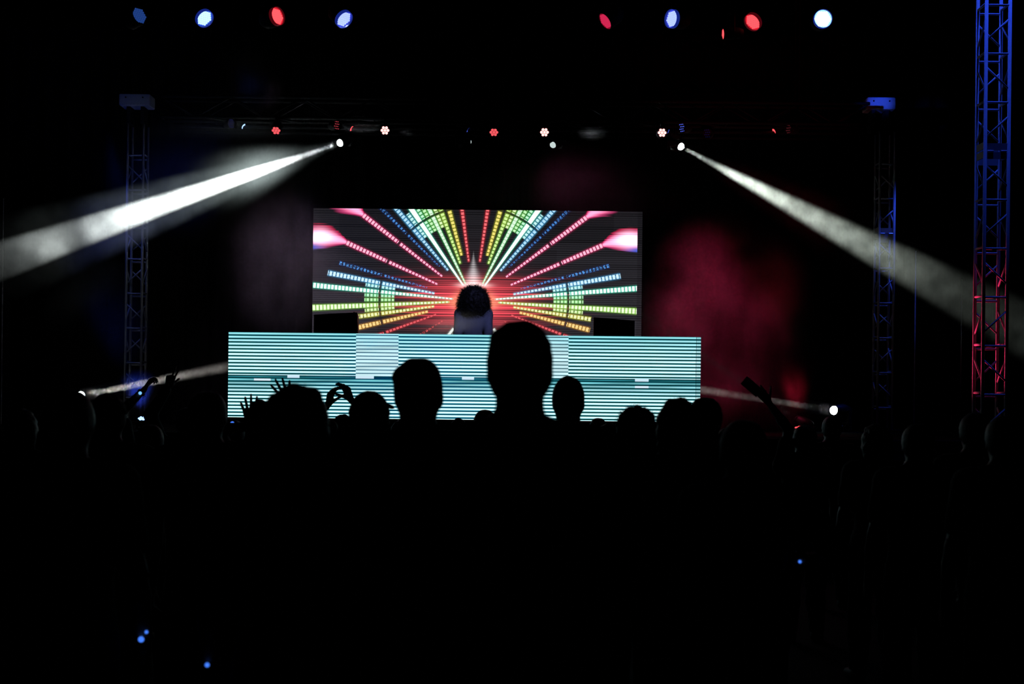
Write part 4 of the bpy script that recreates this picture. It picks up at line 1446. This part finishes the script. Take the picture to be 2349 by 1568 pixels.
def head_at(px, py, Y):
    p = at(px, py, Y)
    return p.x, p.z


CR = 'people in the crowd seen from behind'
# performer
x_, z_ = head_at(1087, 655, 17.6)
H_ = z_ - STAGE_Z
armdj = {s: dict(wrist=(s * 0.19, 0.38, 1.06), d=(-s * 0.1, 1, -0.25), n=(0, -0.2, -1), curl=(25, 25, 28, 30), spread=0.4, pole=(s * 0.12, -0.5, -1)) for s in (-1, 1)}
dj, _, _ = person(x_, 17.6, H_ - 0.01, 'person with large frizzy hair performing behind the striped booth', 'afro', 1.0, shirt_mat=M['dj_shirt'], yaw=math.pi,
                  base=STAGE_Z, arms=armdj, vox=0.010, female=True, sleeves='long', seed=1.0, strands=5200, strand_len=0.062, strand_w=0.0011)
def sx(px, c, Y):
    return (px - c) * Y / F


def zz(px, py, Y):
    return at(px, py, Y).z


def big(px, py, Y, label, **kw):
    x, z = head_at(px, py, Y)
    return person(x, Y, z - kw.pop('over', 0.006), label, group=kw.pop('group', CR), **kw)


p1, j1, _ = big(1194, 728, 3.8, 'tallest person at centre, head silhouetted against the right half of the booth', hair='bump', head_w=1.02, shirt='shirt_a', vox=0.009, neck=0.98)
p2, j2, _ = big(961, 815, 4.95, 'person with a quiff, head silhouetted left of the tallest person', hair='quiff', head_w=0.99, shirt='shirt_b', vox=0.010, seed=1)
p3, j3, _ = big(1304, 856, 7.2, 'person with a small hair knot on top, just right of the tallest person', hair='knot', head_w=0.95, shirt='shirt_a', vox=0.012, seed=2, over=0.016, neck=0.9)
p4, j4, _ = big(676, 877, 4.3, 'person with wide bushy hair before the left half of the booth', hair='bushy', shirt='shirt_c', vox=0.011, seed=3, hair_scale=0.96, strands=500, strand_len=0.018, strand_w=0.0006)
p5, j5, _ = big(848, 891, 6.1, 'person in a cap with its peak to the right, left of the quiff haired one', hair='short', cap=1, shirt='shirt_a', seed=4, over=0.012)
p9, j9, _ = big(158, 888, 4.8, 'person at the far left hiding the left floor lamp', hair='short', head_w=1.02, shirt='shirt_a', seed=5)
p9b, _, _ = big(250, 897, 7.0, 'person in a cap at the left, under the rising pale beam', hair='short', cap=-1, shirt='shirt_b', seed=6, over=0.012)
p8, j8, _ = big(478, 893, 6.5, 'dark person just left of the striped booth', hair='short', shirt='shirt_c', seed=7)
p17, _, _ = big(1460, 927, 6.9, 'person with curly hair before the lower right part of the booth', hair='curly', shirt='shirt_b', seed=8, over=0.012, strands=900, strand_len=0.03, strand_w=0.0007)
p18, _, _ = big(1555, 909, 5.9, 'person with full rounded hair below the right end of the booth', hair='curly', shirt='shirt_a', seed=9, hair_scale=0.9, over=0.010, strands=600, strand_len=0.018, strand_w=0.0006)
p24, j24, _ = big(1705, 958, 5.2, 'person below the raised phone with a blue glint at the wrist', hair='short', shirt='shirt_a', seed=10,
                  arms={1: dict(wrist=(0.20, 0.10, 1.115), d=(0.1, 0.7, 0.5), n=(-1, 0, 0), curl=(25, 25, 28, 30), spread=0.3, pole=(1, -0.5, -0.6))})
# raised hands
Y = 10.4
c = 787
p6, _, _ = big(c, 948, Y, 'person with both hands joined in a ring overhead, left of the cap wearer', hair='curly', hair_scale=0.78, shirt='shirt_b', vox=0.0065, hair_vox=0.009, over=0.008, sleeves='short', seed=11, strands=300, strand_len=0.03, strand_w=0.0008, hand_sc=1.12, arms={
    1: dict(wrist=(sx(806, c, Y), 0.04, zz(806, 920, Y)), d=(-0.42, 0, 1), n=(-0.75, 0.65, -0.5), curl=(22, 26, 30, 34), spread=0.15, thumb=(0.7, 40), pole=(1, 0.2, -0.1)),
    -1: dict(wrist=(sx(748, c, Y), 0.04, zz(748, 932, Y)), d=(0.22, 0, 1), n=(0.75, 0.65, -0.3), curl=(26, 28, 30, 34), spread=0.15, thumb=(0.6, 40), pole=(-1, 0.2, -0.1))})
Y = 8.3
c = 597
p7, _, _ = big(c, 914, Y, 'person with both hands up and fingers spread, left of the bushy haired one', hair='curly', hair_scale=0.8, head_w=0.95, shirt='shirt_c', vox=0.0065, hair_vox=0.009, over=0.01, seed=12, hand_sc=1.05, arms={
    1: dict(wrist=(sx(668, c, Y), 0.06, zz(668, 934, Y)), d=(-0.50, 0, 1), n=(0, 1, 0), curl=(6, 4, 5, 8), spread=1.2, thumb=(0.95, 5), pole=(1, 0, -0.3)),
    -1: dict(wrist=(sx(566, c, Y), 0.10, zz(566, 978, Y)), d=(-0.10, 0, 1), n=(0, 1, 0), curl=(5, 3, 3, 5), spread=0.9, thumb=(1.0, 5), pole=(-1, 0, -0.5))})
Y = 11.6
c = 246
p10, j10, _ = big(c, 930, Y, 'person raising a right fist with a glinting watch into the pale left beam', hair='short', shirt='shirt_a', vox=0.0065, hair_vox=0.01, seed=13, arms={
    1: dict(wrist=(sx(326, c, Y), 0.05, zz(326, 894, Y)), d=(0.50, 0.1, 1), n=(0.9, 0.3, -0.4), curl=(38, 45, 50, 52), spread=0.5, thumb=(0.7, 20), pole=(-0.4, -0.2, -1))})
Y = 11.0
c = 430
p11, j11, _ = big(c, 932, Y, 'person raising a left hand in a two finger sign at the left', hair='short', shirt='shirt_b', vox=0.0065, hair_vox=0.01, sleeves='long', seed=14, arms={
    -1: dict(wrist=(sx(380, c, Y), 0.05, zz(380, 890, Y)), d=(0.26, 0, 1), n=(0, 1, 0), curl=(2, 4, 80, 82), spread=0.9, thumb=(0.5, 70), pole=(-1, 0, -0.4))})
Y = 10.3
c = 1846
p20, j20, _ = big(c, 972, Y, 'person holding up a phone before the red haze at the right', hair='short', shirt='shirt_a', vox=0.0065, hair_vox=0.01, seed=15, arms={
    -1: dict(wrist=(sx(1766, c, Y), 0.02, zz(1766, 926, Y)), d=(-0.62, 0, 0.80), n=(0, 1, 0.1), curl=(22, 26, 30, 34), spread=0.3, thumb=(0.95, 10), pole=(0.6, -0.3, -0.2))})
ph = empty('smartphone', at(1727, 886, Y) + Vector((0, 0.055, 0)), 'dark smartphone held up against the red haze', 'phone')
Rp = Matrix.Rotation(math.radians(50), 3, 'Y').transposed()
MB().bevel_box((0, 0, 0), (0.074, 0.008, 0.150), 0.003, Rp).build('phone_case', M['black_plastic'], ph)
MB().bevel_box((0, -0.0045, 0), (0.068, 0.002, 0.142), 0.0008, Rp).build('display', M['phone'], ph)

# plainer people, built once per kind and copied
protos = {}


def extra(px, py, Y, kind, label, group=CR, yaw=0.0):
    x, z = head_at(px, py, Y)
    if kind not in protos:
        hair_, sh_, fem = kind
        r, _, _ = person(x, Y, 1.70, label, hair=hair_, shirt=sh_, vox=0.014, group=group, female=fem, seed=len(protos) + 30, yaw=yaw)
        r.scale = (z / 1.712,) * 3
        protos[kind] = r
        return r
    return copy_person(protos[kind], x, Y, z, 1.712, label, group, yaw)


K1, K2, K3, K4 = ('short', 'shirt_a', False), ('long', 'shirt_b', True), ('curly', 'shirt_c', True), ('short', 'shirt_c', False)
extra(1113, 935, 10.3, K1, 'small rounded head between the quiff haired and the tallest person')
extra(1052, 955, 12.2, K2, 'low flat head just right of the quiff haired person')
extra(1372, 955, 12.6, K4, 'small head at the foot of the booth, right of the hair knot person')
extra(1398, 967, 10.6, K3, 'lowest small head left of the curly haired person')
extra(1617, 905, 7.3, K4, 'dark rounded head at the lower right corner of the booth')
extra(1908, 950, 12.0, K1, 'person right below the white floor lamp')
extra(920, 958, 11.0, K2, 'low shoulder high person left of the quiff haired head')
extra(535, 958, 9.7, K1, 'person with a blue light at the back of the head, painted glint, near the booth')
extra(1668, 975, 8.5, K2, 'long haired person low down beside the rounded head at the booth corner')
extra(2010, 968, 8.8, K3, 'person below the inner right tower')
extra(2105, 965, 7.4, K1, 'person between the two right towers')
extra(2236, 940, 8.0, K4, 'person in front of the red edged leg of the outer right tower')
extra(2304, 946, 6.4, K1, 'person in front of the outer edge of the outer right tower')
extra(52, 930, 7.6, K2, 'person at the left picture edge beside the thin pale pole')
extra(345, 968, 8.2, K4, 'low person under the raised watch arm, before the blue floor light')
extra(1225, 980, 9.5, K2, 'person hidden behind the shoulders of the tallest one')


# small glints on people, reflections put in as glowing beads
def glint_bead(parent, name, p, r, m, ring=None):
    mb = MB()
    n = 6
    mb.rings([Vector(p) + Vector((0, 0, -r * math.cos(math.pi * i / n))) for i in range(n + 1)], [max(1e-4, r * math.sin(math.pi * i / n)) for i in range(n + 1)], 10, axis=Vector((0, 0, 1)))
    return mb.build(name, m, parent, True)


def band(parent, a, b, r):
    d = (Vector(b) - Vector(a)).normalized()
    c = Vector(b) - d * 0.03
    MB().rings([c - d * 0.012, c + d * 0.012], [r, r], 16).build('watch_strap_or_added_band', M['black_plastic'], parent, True)  # watch strap, and bands added to carry the wrist glints
    return c


def lbl(o, t):
    o['label'] = t


S_, E_, W_r = j9[1]
c_ = band(p9, E_, W_r, 0.034)
lbl(glint_bead(p9, 'wrist_glint', c_ + Vector((0.0, -0.036, 0.0)), 0.010, G['glint_blue']), 'blue glint at the wrist, painted as glow')
lbl(glint_bead(p9, 'wrist_glint', c_ + Vector((0.016, -0.030, 0.024)), 0.006, G['glint_blue']), 'blue glint at the wrist, painted as glow')
S_, E_, W_r = j4[-1]
c_ = band(p4, E_, W_r, 0.034)
lbl(glint_bead(p4, 'wrist_glint', c_ + Vector((0.0, -0.036, 0.0)), 0.007, G['glint_blue']), 'blue glint at the wrist, painted as glow')
S_, E_, W_r = j24[1]
c_ = band(p24, E_, W_r, 0.034)
lbl(glint_bead(p24, 'wrist_glint', c_ + Vector((0.0, -0.036, 0.0)), 0.006, G['glint_blue']), 'blue glint at the wrist, painted as glow')
S_, E_, W_r = j10[1]
c_ = band(p10, E_, W_r, 0.034)
lbl(glint_bead(p10, 'watch_face', c_ + Vector((0.0, -0.034, -0.004)), 0.014, glow('watch_glint', (0.16, 0.45, 1.0), 1.3)), 'watch face with a pale blue glint painted as glow')  # reflection on the watch put in as glow
q_ = at(747, 960, 4.3)
lbl(glint_bead(p4, 'earring_glint', q_ - p4.location + Vector((0, 0.02, 0)), 0.0065, G['glint_cyan']), 'cyan glint of an earring, painted as glow')  # glint at the ear put in as glow
q_ = at(533, 971, 9.56)
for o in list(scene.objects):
    if o.get('label', '').startswith('person with a blue light at the back'):  # the blue light is a painted glint in the hair
        w_ = glint_bead(o, 'hair_glint', (q_ - o.location) / o.scale[0], 0.016, G['glint_blue'])  # reflection in the hair put in as a glowing bead
        lbl(w_, 'blue glint in the hair, painted as glow')
